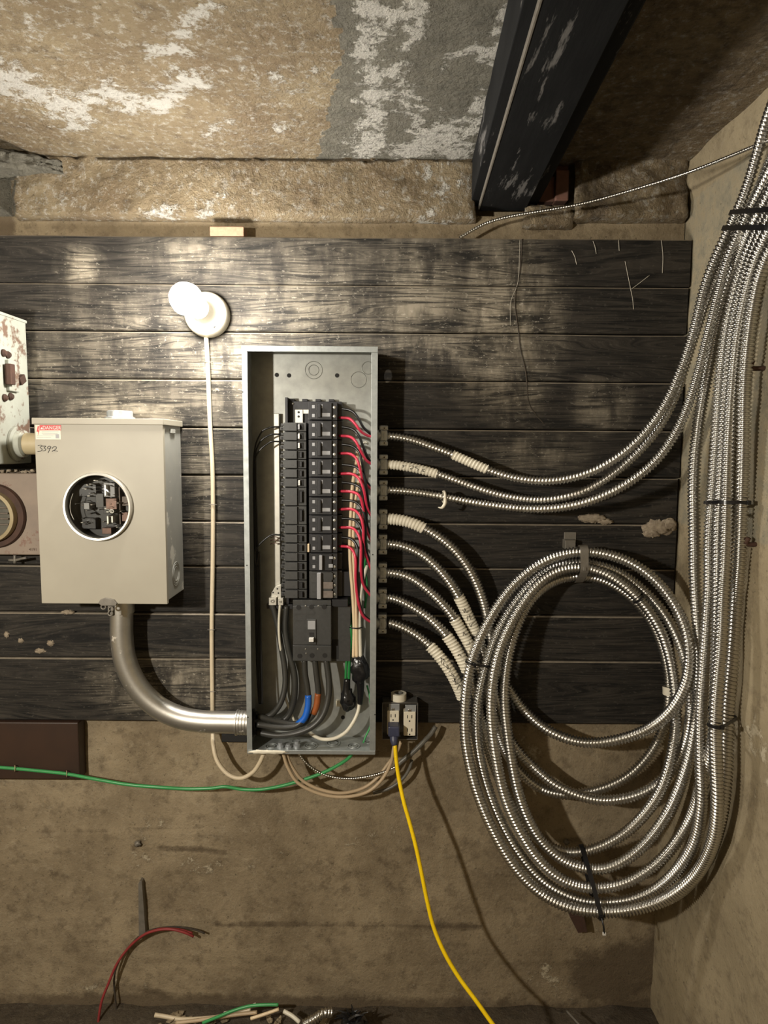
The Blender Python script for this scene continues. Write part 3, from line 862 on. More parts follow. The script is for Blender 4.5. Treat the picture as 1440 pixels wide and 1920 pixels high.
armoured('5', [(712, 1020, .05), (735, 1020, .05), (765, 1027, .055), (800, 1046, .06), (835, 1081, .06), (862, 1122, .055), (882, 1165, .045), (900, 1205, .04), (915, 1260, .04), (930, 1320, .04), (955, 1390, .045), (1000, 1440, .055), (1050, 1477, .07), (1120, 1500, .085), (1190, 1493, .1), (1245, 1462, .12), (1283, 1405, .14), (1297, 1345, .168), (1296, 1290, .168), (1286, 1240, .15), (1270, 1195, .12), (1245, 1150, .09), (1210, 1110, .065), (1160, 1073, .05), (1100, 1056, .045), (1050, 1061, .05), (1008, 1085, .06), (968, 1130, .075), (935, 1185, .085), (914, 1240, .092), (900, 1295, .095), (894, 1350, .095), (898, 1410, .1), (914, 1475, .105), (940, 1542, .115), (977, 1605, .125), (1022, 1655, .13), (1080, 1685, .142), (1130, 1692, .15), (1200, 1682, .165), (1258, 1645, .195), (1300, 1585, .24), (1318, 1510, .275), (1320, 1440, .278), (1319, 1370, .268), (1319, 1300, .262), (1324, 1200, .262), (1330, 1100, .262), (1331, 1000, .262), (1341, 860, .26), (1350, 720, .26), (1362, 620, .265), (1380, 540, .28), (1403, 470, .31), (1433, 410, .36), (1470, 345, .43), (1530, 250, .53)], 0.0145,
         'coiled armoured cable of the fifth panel connector, tape marked in black', None)
armoured('6', [(712, 1073, .05), (735, 1074, .05), (765, 1081, .055), (800, 1104, .06), (840, 1144, .06), (868, 1187, .058), (890, 1232, .06), (910, 1290, .062), (930, 1350, .06), (958, 1420, .03), (1005, 1472, .03), (1060, 1490, .035), (1130, 1478, .04), (1185, 1450, .045), (1228, 1400, .045), (1250, 1345, .04), (1255, 1295, .035), (1249, 1240, .03), (1232, 1185, .028), (1200, 1135, .026), (1150, 1096, .026), (1100, 1080, .028), (1055, 1083, .035), (1018, 1100, .055), (987, 1134, .08), (963, 1190, .098), (950, 1250, .105), (946, 1310, .108), (951, 1370, .108), (960, 1430, .112), (973, 1490, .116), (997, 1550, .12), (1033, 1596, .122), (1080, 1624, .125), (1140, 1628, .13), (1200, 1592, .145), (1252, 1525, .17), (1286, 1440, .19), (1302, 1360, .2), (1309, 1290, .207), (1311, 1220, .208), (1307, 1150, .208), (1303, 1080, .208), (1302, 1000, .21), (1301, 900, .212), (1309, 800, .215), (1326, 700, .218), (1346, 600, .225), (1367, 520, .24), (1397, 440, .275), (1428, 380, .35), (1458, 320, .41), (1520, 210, .52)], 0.0145,
         'coiled armoured cable of the sixth panel connector, white band low on its loop', None)
armoured('7', [(712, 1121, .05), (737, 1121, .05), (780, 1142, .06), (820, 1172, .068), (852, 1212, .075), (876, 1258, .08), (893, 1310, .068), (912, 1390, .066), (938, 1465, .07), (970, 1528, .075), (1015, 1578, .08), (1062, 1598, .085), (1120, 1590, .095), (1180, 1556, .115), (1232, 1495, .15), (1258, 1425, .165), (1268, 1350, .152), (1266, 1290, .135), (1257, 1235, .122), (1238, 1180, .108), (1200, 1125, .09), (1150, 1083, .08), (1097, 1064, .074), (1050, 1069, .08), (1012, 1092, .09), (978, 1135, .105), (948, 1190, .115), (930, 1245, .12), (922, 1300, .122), (922, 1355, .122), (930, 1420, .127), (945, 1490, .132), (970, 1550, .138), (1008, 1610, .142), (1055, 1650, .146), (1110, 1665, .15), (1175, 1655, .155), (1240, 1612, .17), (1290, 1545, .195), (1312, 1480, .24), (1328, 1410, .288), (1338, 1340, .302), (1342, 1260, .305), (1345, 1200, .305), (1346, 1100, .3), (1347, 1000, .295), (1354, 860, .29), (1363, 720, .295), (1374, 620, .305), (1391, 540, .325), (1412, 475, .35), (1440, 415, .4), (1478, 350, .46), (1535, 255, .55)], 0.0145,
         'coiled armoured cable of the seventh panel connector, its armour stopping short of it', None)
armoured('8', [(730, 1168, .05), (745, 1172, .055), (780, 1190, .065), (815, 1220, .075), (846, 1262, .085), (868, 1310, .08), (884, 1370, .07), (897, 1430, .068), (918, 1500, .072), (948, 1565, .08), (990, 1630, .095), (1035, 1675, .105), (1090, 1700, .11), (1140, 1704, .13), (1210, 1700, .155), (1275, 1672, .205), (1325, 1612, .285), (1350, 1540, .34), (1360, 1470, .352), (1363, 1400, .352), (1366, 1320, .352), (1373, 1240, .352), (1379, 1150, .352), (1384, 1080, .352), (1387, 1040, .352), (1392, 860, .36), (1394, 720, .37), (1403, 620, .38), (1417, 540, .4), (1434, 490, .43), (1464, 435, .475), (1530, 330, .56)], 0.0145,
         'coiled armoured cable of the lowest panel connector, long inscribed tape wrap', None)
armoured('t1', [(862, 446, .004), (885, 432, .008), (915, 417, .014), (960, 405, .03), (1020, 395, .05), (1100, 380, .08), (1200, 352, .14), (1300, 320, .22), (1420, 272, .36), (1480, 248, .43)], 0.0042,
         'thin bright armoured cable strung from the beam end across to the cable bundle', None, 0.0062, 'thin_armoured_cable', 0.16, 8)
armoured('t2', [(560, 1412, .05), (568, 1424, .05), (585, 1440, .05), (612, 1454, .05), (650, 1460, .05), (690, 1456, .05), (722, 1447, .045), (745, 1436, .04)], 0.0042,
         'thin armoured cable sagging beneath the panel towards the outlet', None, 0.0062, 'thin_armoured_cable', 0.16, 8)

relax()
build_armour()
wrap('1', (849, 853), (914, 881), 0)
wrap('2', (727, 871), (820, 889), 4)
wrap('4', (727, 973), (795, 991), 0)
wrap('5', (858, 1118), (891, 1187), 3)
wrap('6', (850, 1160), (889, 1230), 2)
wrap('7', (836, 1192), (876, 1256), 1)
wrap('8', (806, 1212), (868, 1306), 8)
wrap('6', (1256, 1288), (1256, 1301), 0, 0.002, 0.6, 0.1, False)
def hull(pts):
    pts = sorted(set(map(tuple, pts)))
    def half(ps):
        h = []
        for p in ps:
            while len(h) >= 2 and (h[-1][0] - h[-2][0]) * (p[1] - h[-2][1]) - (h[-1][1] - h[-2][1]) * (p[0] - h[-2][0]) <= 0:
                h.pop()
            h.append(p)
        return h[:-1]
    return half(pts) + half(pts[::-1])
def tie(name, at, keys, label, width=0.005, thick=0.0014, material=None, group=None, reach=0.11, lean=(0, 0, 0), head=True, cat='cable tie', tail=None, axis=None):
    """band drawn round the listed cables where they pass the given (pixel, key) place"""
    k0, px, py, lo_, hi = at
    o, c, t, r, pitch = CABLES[k0]
    i = near(k0, px, py, lo_, hi)
    c0 = c[i]; nrm = c[min(i + 6, len(c) - 1)] - c[max(i - 6, 0)]
    nrm = Vector(nrm).normalized() + Vector(lean); nrm.normalize()
    if axis:
        nrm = Vector(axis).normalized()
    u = nrm.orthogonal().normalized(); w = nrm.cross(u)
    ring = []
    for k in keys:
        o2, c2, t2, r2, _ = CABLES[k]
        d = (c2 - c0) @ np.array(nrm)
        s = np.where(np.diff(np.sign(d)) != 0)[0]
        for j in s:
            if np.linalg.norm(c2[j] - c0) < reach:
                x = (c2[j] - c0) @ np.array(u); y = (c2[j] - c0) @ np.array(w)
                for a in range(16):
                    ring.append((x + (r2 + 0.0012) * math.cos(a * math.pi / 8), y + (r2 + 0.0012) * math.sin(a * math.pi / 8)))
    h = hull(ring)
    n = len(h)
    cen = np.mean(np.array(h), 0)
    v = []
    for (x, y) in h:
        d = np.array([x, y]) - cen; d = d / (np.linalg.norm(d) + 1e-9)
        for (rr, ww) in ((0, -1), (thick, -1), (thick, 1), (0, 1)):
            v.append(Vector(c0) + u * (x + d[0] * rr) + w * (y + d[1] * rr) + nrm * ww * width / 2)
    f = [(i * 4 + k, i * 4 + (k + 1) % 4, ((i + 1) % n) * 4 + (k + 1) % 4, ((i + 1) % n) * 4 + k) for i in range(n) for k in range(4)]
    m = MB().add(v, f)
    root = m.obj(name, material or M_TIE, None, 30, 0, label, cat, group)
    # the locking head on the side facing the room
    if head:
        best = max(h, key=lambda p: (u * p[0] + w * p[1]).dot(Vector((0.35, -1, -0.1))))
        pos = Vector(c0) + u * best[0] + w * best[1] + Vector((0, -0.002, 0))
        hd = MB().boxc(pos, (0.008, 0.006, 0.009)).obj('locking_head', material or M_TIE, root, None, 0.001)
        if tail:
            MB().tube([pos, pos + Vector(tail) * 0.5 + Vector((0, -0.006, 0)), pos + Vector(tail)], 0.0022, 6, 0.004).obj('tail', material or M_TIE, root, 180)
            MB().boxc(pos + Vector(tail), (0.008, 0.004, 0.008)).obj('tail_tip', M_WHITEP, root, None, 0.0008)
    return root
ALL8 = list('12345678')
tie('cable_tie', ('1', 1385, 405, 0.5, 1), ALL8, 'black tie, the upper of two, around the whole bundle at its top', 0.010, 0.003, reach=0.2, axis=(0.25, -0.3, 0.9))
tie('cable_tie', ('1', 1372, 432, 0.5, 1), ALL8, 'black tie just under another at the top of the bundle', 0.010, 0.003, reach=0.2, axis=(0.25, -0.3, 0.9))
tie('cable_tie', ('4', 1362, 943, 0.7, 1), ['4', '5', '7', '8'], 'black tie around the vertical bundle beside the dark planks', 0.007, 0.002)
tie('cable_tie', ('4', 1347, 1358, 0.6, 0.95), ['4', '5', '7', '8'], 'black tie around the bundle beside the right side of the coil', 0.007, 0.002)
tie('cable_tie', ('4', 884, 1243, 0.3, 0.7), ['4', '5'], 'short black tie on the left strands of the coil', 0.005, 0.0014, reach=0.06)
tie('cable_tie', ('7', 1112, 1665, 0.4, 0.9), ['4', '5', '6', '7', '8'], 'black tie with a white tipped tail at the bottom of the coil', 0.011, 0.003, lean=(0.1, 0, 0.25), tail=(0.004, -0.012, -0.035))
tie('cable_tie', ('7', 1196, 1122, 0.2, 0.7), ['6', '7'], 'small black tie on the upper right of the inner coil ring', 0.005, 0.0014, reach=0.05, head=False)
tie('hanger_strap', ('4', 1094, 1035, 0.2, 0.6), ['4', '5', '6', '7'], 'dull grey strap holding the top of the cable coil', 0.020, 0.0018, M_STRAP, reach=0.09, cat='strap')
hk = MB().pbox(1058, 998, 1080, 1016, 0.0, 0.004).pbox(1060, 1013, 1079, 1030, 0.002, 0.03)
hk.obj('strap_hook', M_STRAP, None, None, 0.001, 'small bent metal tab nailed to the planks above the coil', 'bracket')
# white tag on cable 3
o3, c3, t3, r3, p3 = CABLES['3']
i3 = near('3', 832, 931, 0, 0.4)
tg = MB()
cc = Vector(c3[i3])
loop = [cc + Vector((0.002 * math.sin(a), math.sin(a) * -(r3 + 0.002), math.cos(a) * (r3 + 0.002))) for a in [k * 2 * math.pi / 16 for k in range(17)]]
tg.tube(loop, 0.0035, 6, 0.003)
tg.tube([cc + Vector((0.002, -r3 - .002, -0.004)), cc + Vector((0.001, -r3 - .006, -0.016)), cc + Vector((-0.006, -r3 - .008, -0.026)), cc + Vector((-0.016, -r3 - .008, -0.025))], [0.0045, 0.0045, 0.004, 0.0012], 6, 0.003)
tg.obj('tape_tag', M_WTAPE, None, 180, 0, 'loose white tape tag curling off an armoured cable', 'tag')

# ============================================================ breaker panel
QF = 0.105                                   # depth of the enclosure
pl = (P(451, 655, QF).x + P(467, 1412, QF).x) / 2
pr = (P(702, 655, QF).x + P(706, 1410, QF).x) / 2
pt = P(576, 650, QF).z
pbm = P(586, 1413, QF).z
panel = thing('breaker_panel', 'tall open galvanized breaker panel enclosure mounted on the planks', 'panel', ((pl + pr) / 2, 0, pbm))
MB().box(pl, pr, pbm, pt, 0.003, 0.005).obj('back_sheet', M_GALVB, panel)
T = 0.002
MB().box(pl, pl + T, pbm, pt, 0.003, QF).obj('side_wall', M_GALV, panel)
MB().box(pl, pr, pt - T, pt, 0.003, QF).obj('top_wall', M_GALV, panel)
MB().box(pl, pr, pbm, pbm + T, 0.003, QF).obj('bottom_wall', M_GALV, panel)
# right wall with an open knockout near its top, through which light falls on the planks
spot = P(727, 705, 0.0)
dl = LAMP2 - spot
th = (pr - spot.x) / dl.x
hc = spot + dl * th
hy, hz, hr = hc.y, hc.z, 0.017
m = MB()
seg = 32
zlo = pt - 0.14
rect = [(-0.003, zlo), (-0.003, pt), (-QF, pt), (-QF, zlo)]
v = []
for k in range(seg):
    a = 2 * math.pi * k / seg
    cy, cz = math.cos(a), math.sin(a)
    v.append((pr, hy + hr * cy, hz + hr * cz))
    ts = []
    if cy > 1e-6: ts.append((-0.003 - hy) / cy)
    if cy < -1e-6: ts.append((-QF - hy) / cy)
    if cz > 1e-6: ts.append((pt - hz) / cz)
    if cz < -1e-6: ts.append((zlo - hz) / cz)
    tt = min(x for x in ts if x > 0)
    v.append((pr, hy + cy * tt, hz + cz * tt))
m.add(v, [(2 * k, 2 * k + 1, (2 * k + 3) % (2 * seg), (2 * k + 2) % (2 * seg)) for k in range(seg)])
for (y_, z_) in ((-0.003, zlo), (-0.003, pt), (-QF, pt), (-QF, zlo)):
    # corner fillers between the fan and the rectangle
    ks = sorted(range(seg), key=lambda k: abs(v[2 * k + 1][1] - y_) + abs(v[2 * k + 1][2] - z_))[:2]
    a, b = v[2 * ks[0] + 1], v[2 * ks[1] + 1]
    m.add([a, b, (pr, y_, z_)], [(0, 1, 2)])
m.add([(pr, -0.003, pbm), (pr, -0.003, zlo), (pr, -QF, zlo), (pr, -QF, pbm)], [(0, 1, 2, 3)])
sw = m.obj('side_wall', M_GALV, panel)
md = sw.modifiers.new('thickness', 'SOLIDIFY'); md.thickness = 0.0016; md.offset = 0
LP = 0.0125
MB().box(pl - 0.001, pl + LP, pbm, pt, QF - 0.001, QF + 0.001).obj('front_lip', M_GALV, panel, None, 0.0005)
MB().box(pr - LP, pr + 0.003, pbm, pt, QF - 0.001, QF + 0.001).obj('front_lip', M_GALV, panel, None, 0.0005)
MB().box(pl - 0.001, pr + 0.003, pt - LP, pt + 0.001, QF, QF + 0.0022).obj('front_lip', M_GALV, panel, None, 0.0005)
MB().box(pl + 0.002, pr + 0.002, pbm - 0.001, pbm + 0.009, QF, QF + 0.0022).obj('front_lip', M_GALV, panel, None, 0.0005)
MB().blob(P(500, 1410, QF + 0.002), (0.045, 0.003, 0.005), 3, 0.4, 24, 6, 6).obj('scale_crust', M_WTAPE, panel, 180)
# knockouts stamped into the back and the floor of the box
for (cx, cy, r) in ((588, 694, 0.022), (588, 694, 0.013), (672, 712, 0.020), (690, 690, 0.016)):
    MB().torus(P(cx, cy, 0.006), (0, 1, 0), r, 0.0009, 32, 5).obj('knockout', M_GALVB, panel, 180)
for (cx, qq, r) in ((505, .07, .016), (505, .07, .010), (548, .04, .010), (580, .065, .017), (580, .065, .010), (622, .05, .018), (622, .05, .011), (662, .065, .016), (662, .065, .009), (690, .04, .010)):
    p = P(cx, 1404, QF)
    MB().torus((p.x, -qq, pbm + 0.003), (0, 0, 1), r, 0.0012, 28, 5).obj('knockout', M_GALV, panel, 180)
for (cx, cy) in ((542, 704), (632, 704), (643, 1345), (519, 703)):
    MB().lathe(P(cx, cy, 0.005), (0, -1, 0), [(0.0055, 0), (0.0055, 0.001), (0.002, 0.0012)], 14).obj('screw_hole', M_SLOT, panel, 30)
for (cx, cy) in ((455, 735), (463, 1060), (465, 1345), (699, 1040), (703, 1340)):
    MB().lathe(P(cx, cy, QF + 0.001), (0, -1, 0), [(0.0018, 0), (0.0014, 0.0006)], 10).obj('screw_hole', M_SLOT, panel, 30)
for (cx, cy, h) in ((525, 1392, .014), (556, 1390, .018), (540, 1396, .01)):
    p = P(cx, cy, 0.08)
    MB().lathe((p.x, -0.075, pbm + 0.002), (0, 0, 1), [(0.009, 0), (0.009, h * .5), (0.006, h * .6), (0.006, h)], 12).obj('hub_bolt', M_ZINC, panel, 30)
# bus pan the breakers clip onto, with its notched top edge
a, b = P(538, 752, 0.03), P(640, 1130, 0.03)
pan = MB().box(a.x, b.x, b.z, a.z, 0.005, 0.028)
for k in range(4):
    x = P(541 + k * 25, 750, 0.03).x
    pan.box(x, x + 0.014, a.z, a.z + 0.006, 0.005, 0.026)
pan.box(a.x - 0.002, a.x + 0.005, b.z, a.z + 0.008, 0.005, 0.05)
pan.obj('bus_pan', M_BLACKP, panel, None, 0.001)
MB().pbox(553, 768, 568, 795, 0.026, 0.036).pbox(566, 768, 579, 776, 0.026, 0.034).obj('bus_stab', M_ALU, panel, None, 0.001)
MB().lathe(P(560, 773, 0.036), (0, -1, 0), [(0.003, 0), (0.003, 0.0004)], 10).lathe(P(560, 781, 0.036), (0, -1, 0), [(0.003, 0), (0.003, 0.0004)], 10).obj('screw_hole', M_SLOT, panel, 30)
MB().lathe(P(549, 757, 0.028), (0, -1, 0), [(0.003, 0), (0.003, 0.002), (0.001, 0.003)], 10).obj('screw', M_STEELD, panel, 30)
# long neutral bar at the left
nb = MB().pbox(513, 775, 526, 1112, 0.006, 0.022).obj('neutral_bar', M_ALU, panel, None, 0.0015)
NBq = 0.022
m = MB().prism([(P(*p, 0.04).x, P(*p, 0.04).z) for p in ((527, 1096), (527, 1122), (508, 1122), (509, 1112), (516, 1100))], 0.03, 0.04)
lug = m.obj('neutral_lug', M_ALU, panel, None, 0.001)
for (x, y) in ((520, 1104), (512, 1111), (522, 1112)):
    MB().lathe(P(x, y, 0.04), (0, -1, 0), [(0.0022, 0), (0.0022, 0.0005)], 10).obj('screw_hole', M_SLOT, lug, 30)
MB().pbox(504, 1121, 518, 1135, 0.03, 0.055).pbox(521, 1122, 531, 1135, 0.03, 0.05).obj('lug_block', M_ALU, lug, None, 0.001)
MB().lathe(P(511, 1127, 0.055), (0, -1, 0), [(0.005, 0), (0.005, 0.002), (0.002, 0.002), (0.002, 0.0005)], 14).lathe(P(526, 1128, 0.05), (0, -1, 0), [(0.0035, 0), (0.0035, 0.002)], 12).obj('lug_screw', M_STEELD, lug, 30)
MB().pbox(500, 1133, 549, 1142, 0.01, 0.03).obj('lug_bracket', M_BLACKP, panel, None, 0.001)
# ground bar column at the right of the breakers
MB().pbox(640, 1020, 656, 1130, 0.006, 0.02).obj('ground_bar', M_GREYP, panel, None, 0.001)
MB().pbox(640, 1072, 658, 1118, 0.02, 0.05).obj('terminal_strip', M_BLACKP, panel, None, 0.001)
MB().pbox(630, 1314, 641, 1325, 0.006, 0.02).obj('inspection_tag', M_WHTW, panel, None, 0.0005)

# ---- breakers
ORD = ['topmost', 'second', 'third', 'fourth', 'fifth', 'sixth', 'seventh', 'eighth', 'ninth', 'tenth', 'eleventh', 'twelfth', 'thirteenth', 'fourteenth', 'fifteenth', 'sixteenth', 'seventeenth', 'eighteenth', 'nineteenth']
nth = 0
BQ0, BQ1 = 0.029, 0.084
def bx(px): return P(px, 900, BQ1).x
def bzz(py): return P(590, py, BQ1).z
LY = [792 + 17.47 * k for k in range(20)]
def left_breaker(y0, poles, toggle, label, group):
    z1 = bzz(y0) - 0.0006; z0 = bzz(y0 + 17.47 * poles) + 0.0006
    r = thing('circuit_breaker', label, 'breaker', ((bx(552)), -BQ0, z0), group)
    x0, x1, xt = bx(532), bx(574), bx(523.5)
    h = (z1 - z0)
    MB().prism([(x0, z0), (x1, z0), (x1, z1), (x0, z1)], BQ0, BQ1 - 0.006).box(x0 + 0.0015, bx(557), z0 + 0.001, z1 - 0.001, BQ1 - 0.008, BQ1).obj('body', M_GREYP, r, None, 0.0008)
    MB().box(bx(557), bx(568), z0 + h * 0.14, z1 - h * 0.14, BQ1 - 0.008, BQ1 - 0.004).obj('toggle_well', M_SLOT, r)
    if toggle:
        MB().box(bx(559.5), bx(562.8), z0 + h * 0.22, z1 - h * 0.2, BQ1 - 0.006, BQ1 + 0.004).obj('toggle', M_WHITEP if toggle == 1 else M_LABEL, r, None, 0.0006)
    else:
        MB().box(bx(562.5), bx(566.5), z0 + h * 0.2, z1 - h * 0.2, BQ1 - 0.006, BQ1 + 0.003).obj('toggle', M_BLACKP, r, None, 0.0006)
    for k in range(poles):
        zz = z1 - (k + 0.5) * h / poles
        MB().box(xt, x0, zz - 0.0085, zz + 0.001, BQ0 + 0.005, BQ1 - 0.02).obj('terminal', M_GREYP, r, None, 0.0008)
        MB().box(xt + 0.001, x0, zz + 0.003, zz + 0.009, BQ0 + 0.005, BQ1 - 0.026).obj('terminal', M_GREYP, r, None, 0.0008)
        MB().lathe((xt + 0.005, -(BQ1 - 0.02), zz - 0.004), (0, -1, 0), [(0.0026, 0), (0.0026, 0.0004)], 10).obj('screw_hole', M_SLOT, r, 30)
        MB().box(bx(545), bx(551), zz - 0.003, zz + 0.001, BQ1, BQ1 + 0.0002).obj('rating_print', M_GREYP, r)
    return r
GL = 'single pole breakers of the left column'
k = 0
kinds = {0: 2, 1: 1, 2: 1, 6: 1}
proto = None
while k < 19:
    if k in (7, 9):
        left_breaker(LY[k], 2, 0, 'dark grey double pole breaker with a wide toggle, %s breaker down the left column' % ORD[nth], 'double pole breakers of the left column')
        k += 2; nth += 1
        continue
    tg_ = kinds.get(k, 0)
    if k == 13:
        rr = left_breaker(LY[k], 1, 0, 'dark breaker with a cream strip at its end, left column', None)
        MB().box(bx(576), bx(579.5), bzz(LY[k] + 16), bzz(LY[k] + 1), BQ0, BQ1 + 0.001).obj('cream_strip', M_TANW, rr, None, 0.0006)
    elif tg_ == 1:
        left_breaker(LY[k], 1, 1, 'dark grey breaker with a white toggle mark, %s breaker down the left column' % ORD[nth], 'left breakers with a white toggle mark')
    elif tg_ == 2:
        left_breaker(LY[k], 1, 2, 'dark grey breaker at the top end of the left column', None)
    else:
        if proto is None:
            proto = (left_breaker(LY[k], 1, 0, 'dark grey breaker with a black toggle, %s breaker down the left column' % ORD[nth], GL), k)
        else:
            dup(proto[0], (0, 0, bzz(LY[k]) - bzz(LY[proto[1]])), 'dark grey breaker with a black toggle, %s breaker down the left column' % ORD[nth])
    k += 1; nth += 1
def right_breaker(y0, y1, poles, kind, label, group):
    z1 = bzz(y0) - 0.0006; z0 = bzz(y1) + 0.0006; h = z1 - z0
    r = thing('circuit_breaker', label, 'breaker', (bx(608), -BQ0, z0), group)
    mt = M_BLACKP if kind != 'three' else M_GREYP
    x0, x1 = bx(578.5), bx(632)
    MB().box(x0, x1, z0, z1, BQ0, BQ1 - 0.006).box(bx(582), bx(622), z0 + 0.001, z1 - 0.001, BQ1 - 0.008, BQ1).obj('body', mt, r, None, 0.0008)
    MB().box(x1 - 0.001, bx(640), z0 + 0.001, z1 - 0.001, BQ0, BQ1 - 0.024).obj('terminal_block', mt, r, None, 0.0008)
    for k in range(poles):
        zz = z1 - (k + 0.5) * h / poles
        MB().box(bx(585.5), bx(590.5), zz - 0.004, zz + 0.004, BQ1, BQ1 + 0.0003).obj('amp_print', M_LABEL if kind != 'three' else M_GREYP, r)
        fr = MB().box(bx(583), bx(594), zz + 0.0075, zz + 0.0082, BQ1, BQ1 + 0.0006).box(bx(593.4), bx(594.4), zz - 0.008, zz + 0.008, BQ1, BQ1 + 0.0006)
        fr.obj('moulded_frame', M_GREYP, r)
        MB().lathe((bx(627), -(BQ1 - 0.006), zz - 0.001), (0, -1, 0), [(0.0036, 0), (0.0036, 0.0015), (0.0016, 0.0018), (0.0014, 0.0004)], 12).obj('terminal_screw', M_STEELD, r, 30)
    if kind == 'two':
        MB().box(bx(596.5), bx(602), z0 + h * 0.14, z1 - h * 0.14, BQ1 - 0.002, BQ1 + 0.007).obj('toggle', M_BLACKP, r, None, 0.001)
        z_ = z0 + h * 0.2
        MB().box(bx(603.5), bx(619), z_, z_ + h * 0.2, BQ1, BQ1 + 0.0003).obj('rating_print', M_LABEL, r)
        MB().box(bx(603), bx(605), z1 - h * 0.33, z1 - h * 0.12, BQ1, BQ1 + 0.0003).obj('rating_print', M_LABEL, r)
    elif kind == 'tied':
        MB().box(bx(599), bx(604.5), z0 + h * 0.1, z1 - h * 0.08, BQ1 - 0.002, BQ1 + 0.011).obj('toggle_tie', M_LABEL, r, None, 0.001)
        MB().box(bx(616), bx(624), z0 + h * 0.2, z0 + h * 0.4, BQ1, BQ1 + 0.0003).obj('rating_print', M_LABEL, r)
        MB().box(bx(617), bx(624), z1 - h * 0.3, z1 - h * 0.16, BQ1, BQ1 + 0.0003).obj('rating_print', M_LABEL, r)
    else:
        MB().box(bx(594.5), bx(602), z0 + h * 0.02, z1 - h * 0.03, BQ1 - 0.002, BQ1 + 0.011).obj('toggle_tie', M_LABEL, r, None, 0.001)
        for k in range(3):
            zz = z1 - (k + 0.5) * h / 3
            MB().box(bx(605), bx(624), zz - 0.0085, zz + 0.0085, BQ1, BQ1 + 0.0005).obj('rating_label', M_LABELT if k else M_GREYP, r)
    return r
RY = [753.6, 788, 824, 860, 895, 932, 966, 1001, 1037]
p0 = None
for k in range(8):
    right_breaker(RY[k], RY[k + 1], 2, 'two', 'black double pole breaker feeding red and black wires, %s in the right column' % ORD[k], 'double pole breakers of the right column')
right_breaker(1037.5, 1071, 2, 'tied', 'black double pole breaker with a grey toggle bar, right column', None)
right_breaker(1071.5, 1123, 3, 'three', 'three pole breaker with a long grey toggle bar and tan labels', None)

# ---- main breaker
MQ = 0.088
mbk = thing('main_breaker', 'large dark grey main breaker under the two breaker columns', 'breaker', (P(585, 1240, MQ).x, -0.03, P(585, 1240, MQ).z))
MB().pbox(549, 1136, 621, 1210, 0.03, MQ).pbox(549, 1125, 621, 1136, 0.03, MQ - 0.008).pbox(549, 1210, 621, 1240, 0.03, MQ - 0.006).obj('body', M_GREYP, mbk, None, 0.0015)
MB().pbox(552, 1147, 590, 1151, MQ, MQ + 0.0006).pbox(556, 1154, 574, 1163, MQ, MQ + 0.0004).obj('printed_label', M_GREYP, mbk)
MB().pbox(575, 1161, 593, 1209, MQ, MQ + 0.003).obj('toggle_frame', M_GREYP, mbk, None, 0.001)
MB().pbox(577, 1164, 591, 1180, MQ + 0.003, MQ + 0.0036).obj('on_label', M_LABEL, mbk)
MB().pbox(580, 1186, 589, 1206, MQ + 0.003, MQ + 0.0034).obj('toggle_slot', M_SLOT, mbk)
MB().pbox(579, 1197, 588, 1204, MQ + 0.003, MQ + 0.015).obj('toggle', M_WHITEP, mbk, None, 0.001)
for (x, y, q) in ((560, 1139, MQ), (584, 1138, MQ), (608, 1138, MQ), (562, 1230, MQ - .006), (585, 1229, MQ - .006), (609, 1229, MQ - .006)):
    MB().lathe(P(x, y, q + 0.0003), (0, -1, 0), [(0.0062, 0), (0.0062, 0.0006)], 18).obj('terminal_hole', M_SLOT, mbk, 30)
for (x, y, q) in ((573, 1136, MQ), (597, 1136, MQ), (574, 1225, MQ - .006), (596, 1217, MQ - .006), (573, 1217, MQ - .006)):
    MB().lathe(P(x, y, q), (0, -1, 0), [(0.002, 0), (0.002, 0.001), (0.0008, 0.0012)], 10).obj('screw', M_STEELD, mbk, 30)
cv = MB().pbox(622, 1136, 657, 1240, 0.03, 0.06).obj('barrier_plate', M_GREYP, mbk, None, 0.001)
MB().pbox(623, 1199, 635, 1236, 0.06, 0.0604).obj('slot', M_SLOT, cv)
MB().pbox(622, 1124, 652, 1138, 0.03, 0.075).obj('barrier_block', M_BLACKP, mbk, None, 0.001)

# ============================================================ wires inside the panel
GR, GB = 'red branch wires inside the panel', 'black branch wires inside the panel'
LR = 'red wire curving from the right breaker column to the panel wall'
LB = 'black wire curving from the right breaker column to the panel wall'
Q = 0.055
reds = [[(636, 783, .058), (655, 785, .068), (667, 796, .072), (677, 809, .07), (690, 817, .055), (700, 818, .05)],
        [(636, 817, .058), (656, 819, .07), (668, 829, .076), (677, 846, .074), (686, 862, .065), (698, 871, .05)],
        [(636, 850, .058), (656, 851, .07), (669, 861, .078), (676, 882, .078), (682, 903, .068), (698, 919, .05)],
        [(636, 888, .058), (660, 889, .072), (674, 899, .08), (683, 922, .08), (688, 950, .068), (698, 972, .05)],
        [(636, 921, .058), (658, 922, .072), (673, 929, .08), (680, 948, .078), (686, 990, .068), (698, 1019, .05)],
        [(636, 955, .058), (660, 955, .072), (674, 966, .082), (681, 988, .084), (683, 1030, .074), (698, 1072, .05)],
        [(636, 989, .058), (660, 990, .072), (672, 1003, .082), (677, 1025, .086), (677, 1070, .08), (682, 1098, .066), (698, 1120, .05)],
        [(636, 1024, .058), (654, 1026, .07), (664, 1037, .078), (667, 1055, .082), (667, 1090, .08), (672, 1130, .074), (681, 1155, .062), (698, 1168, .05)]]
for k, w in enumerate(reds):
    wire('branch_wire', w, 0.0036, M_RED, 'red wire from the %s breaker of the right column to the panel wall' % ORD[k], 'wire', GR)
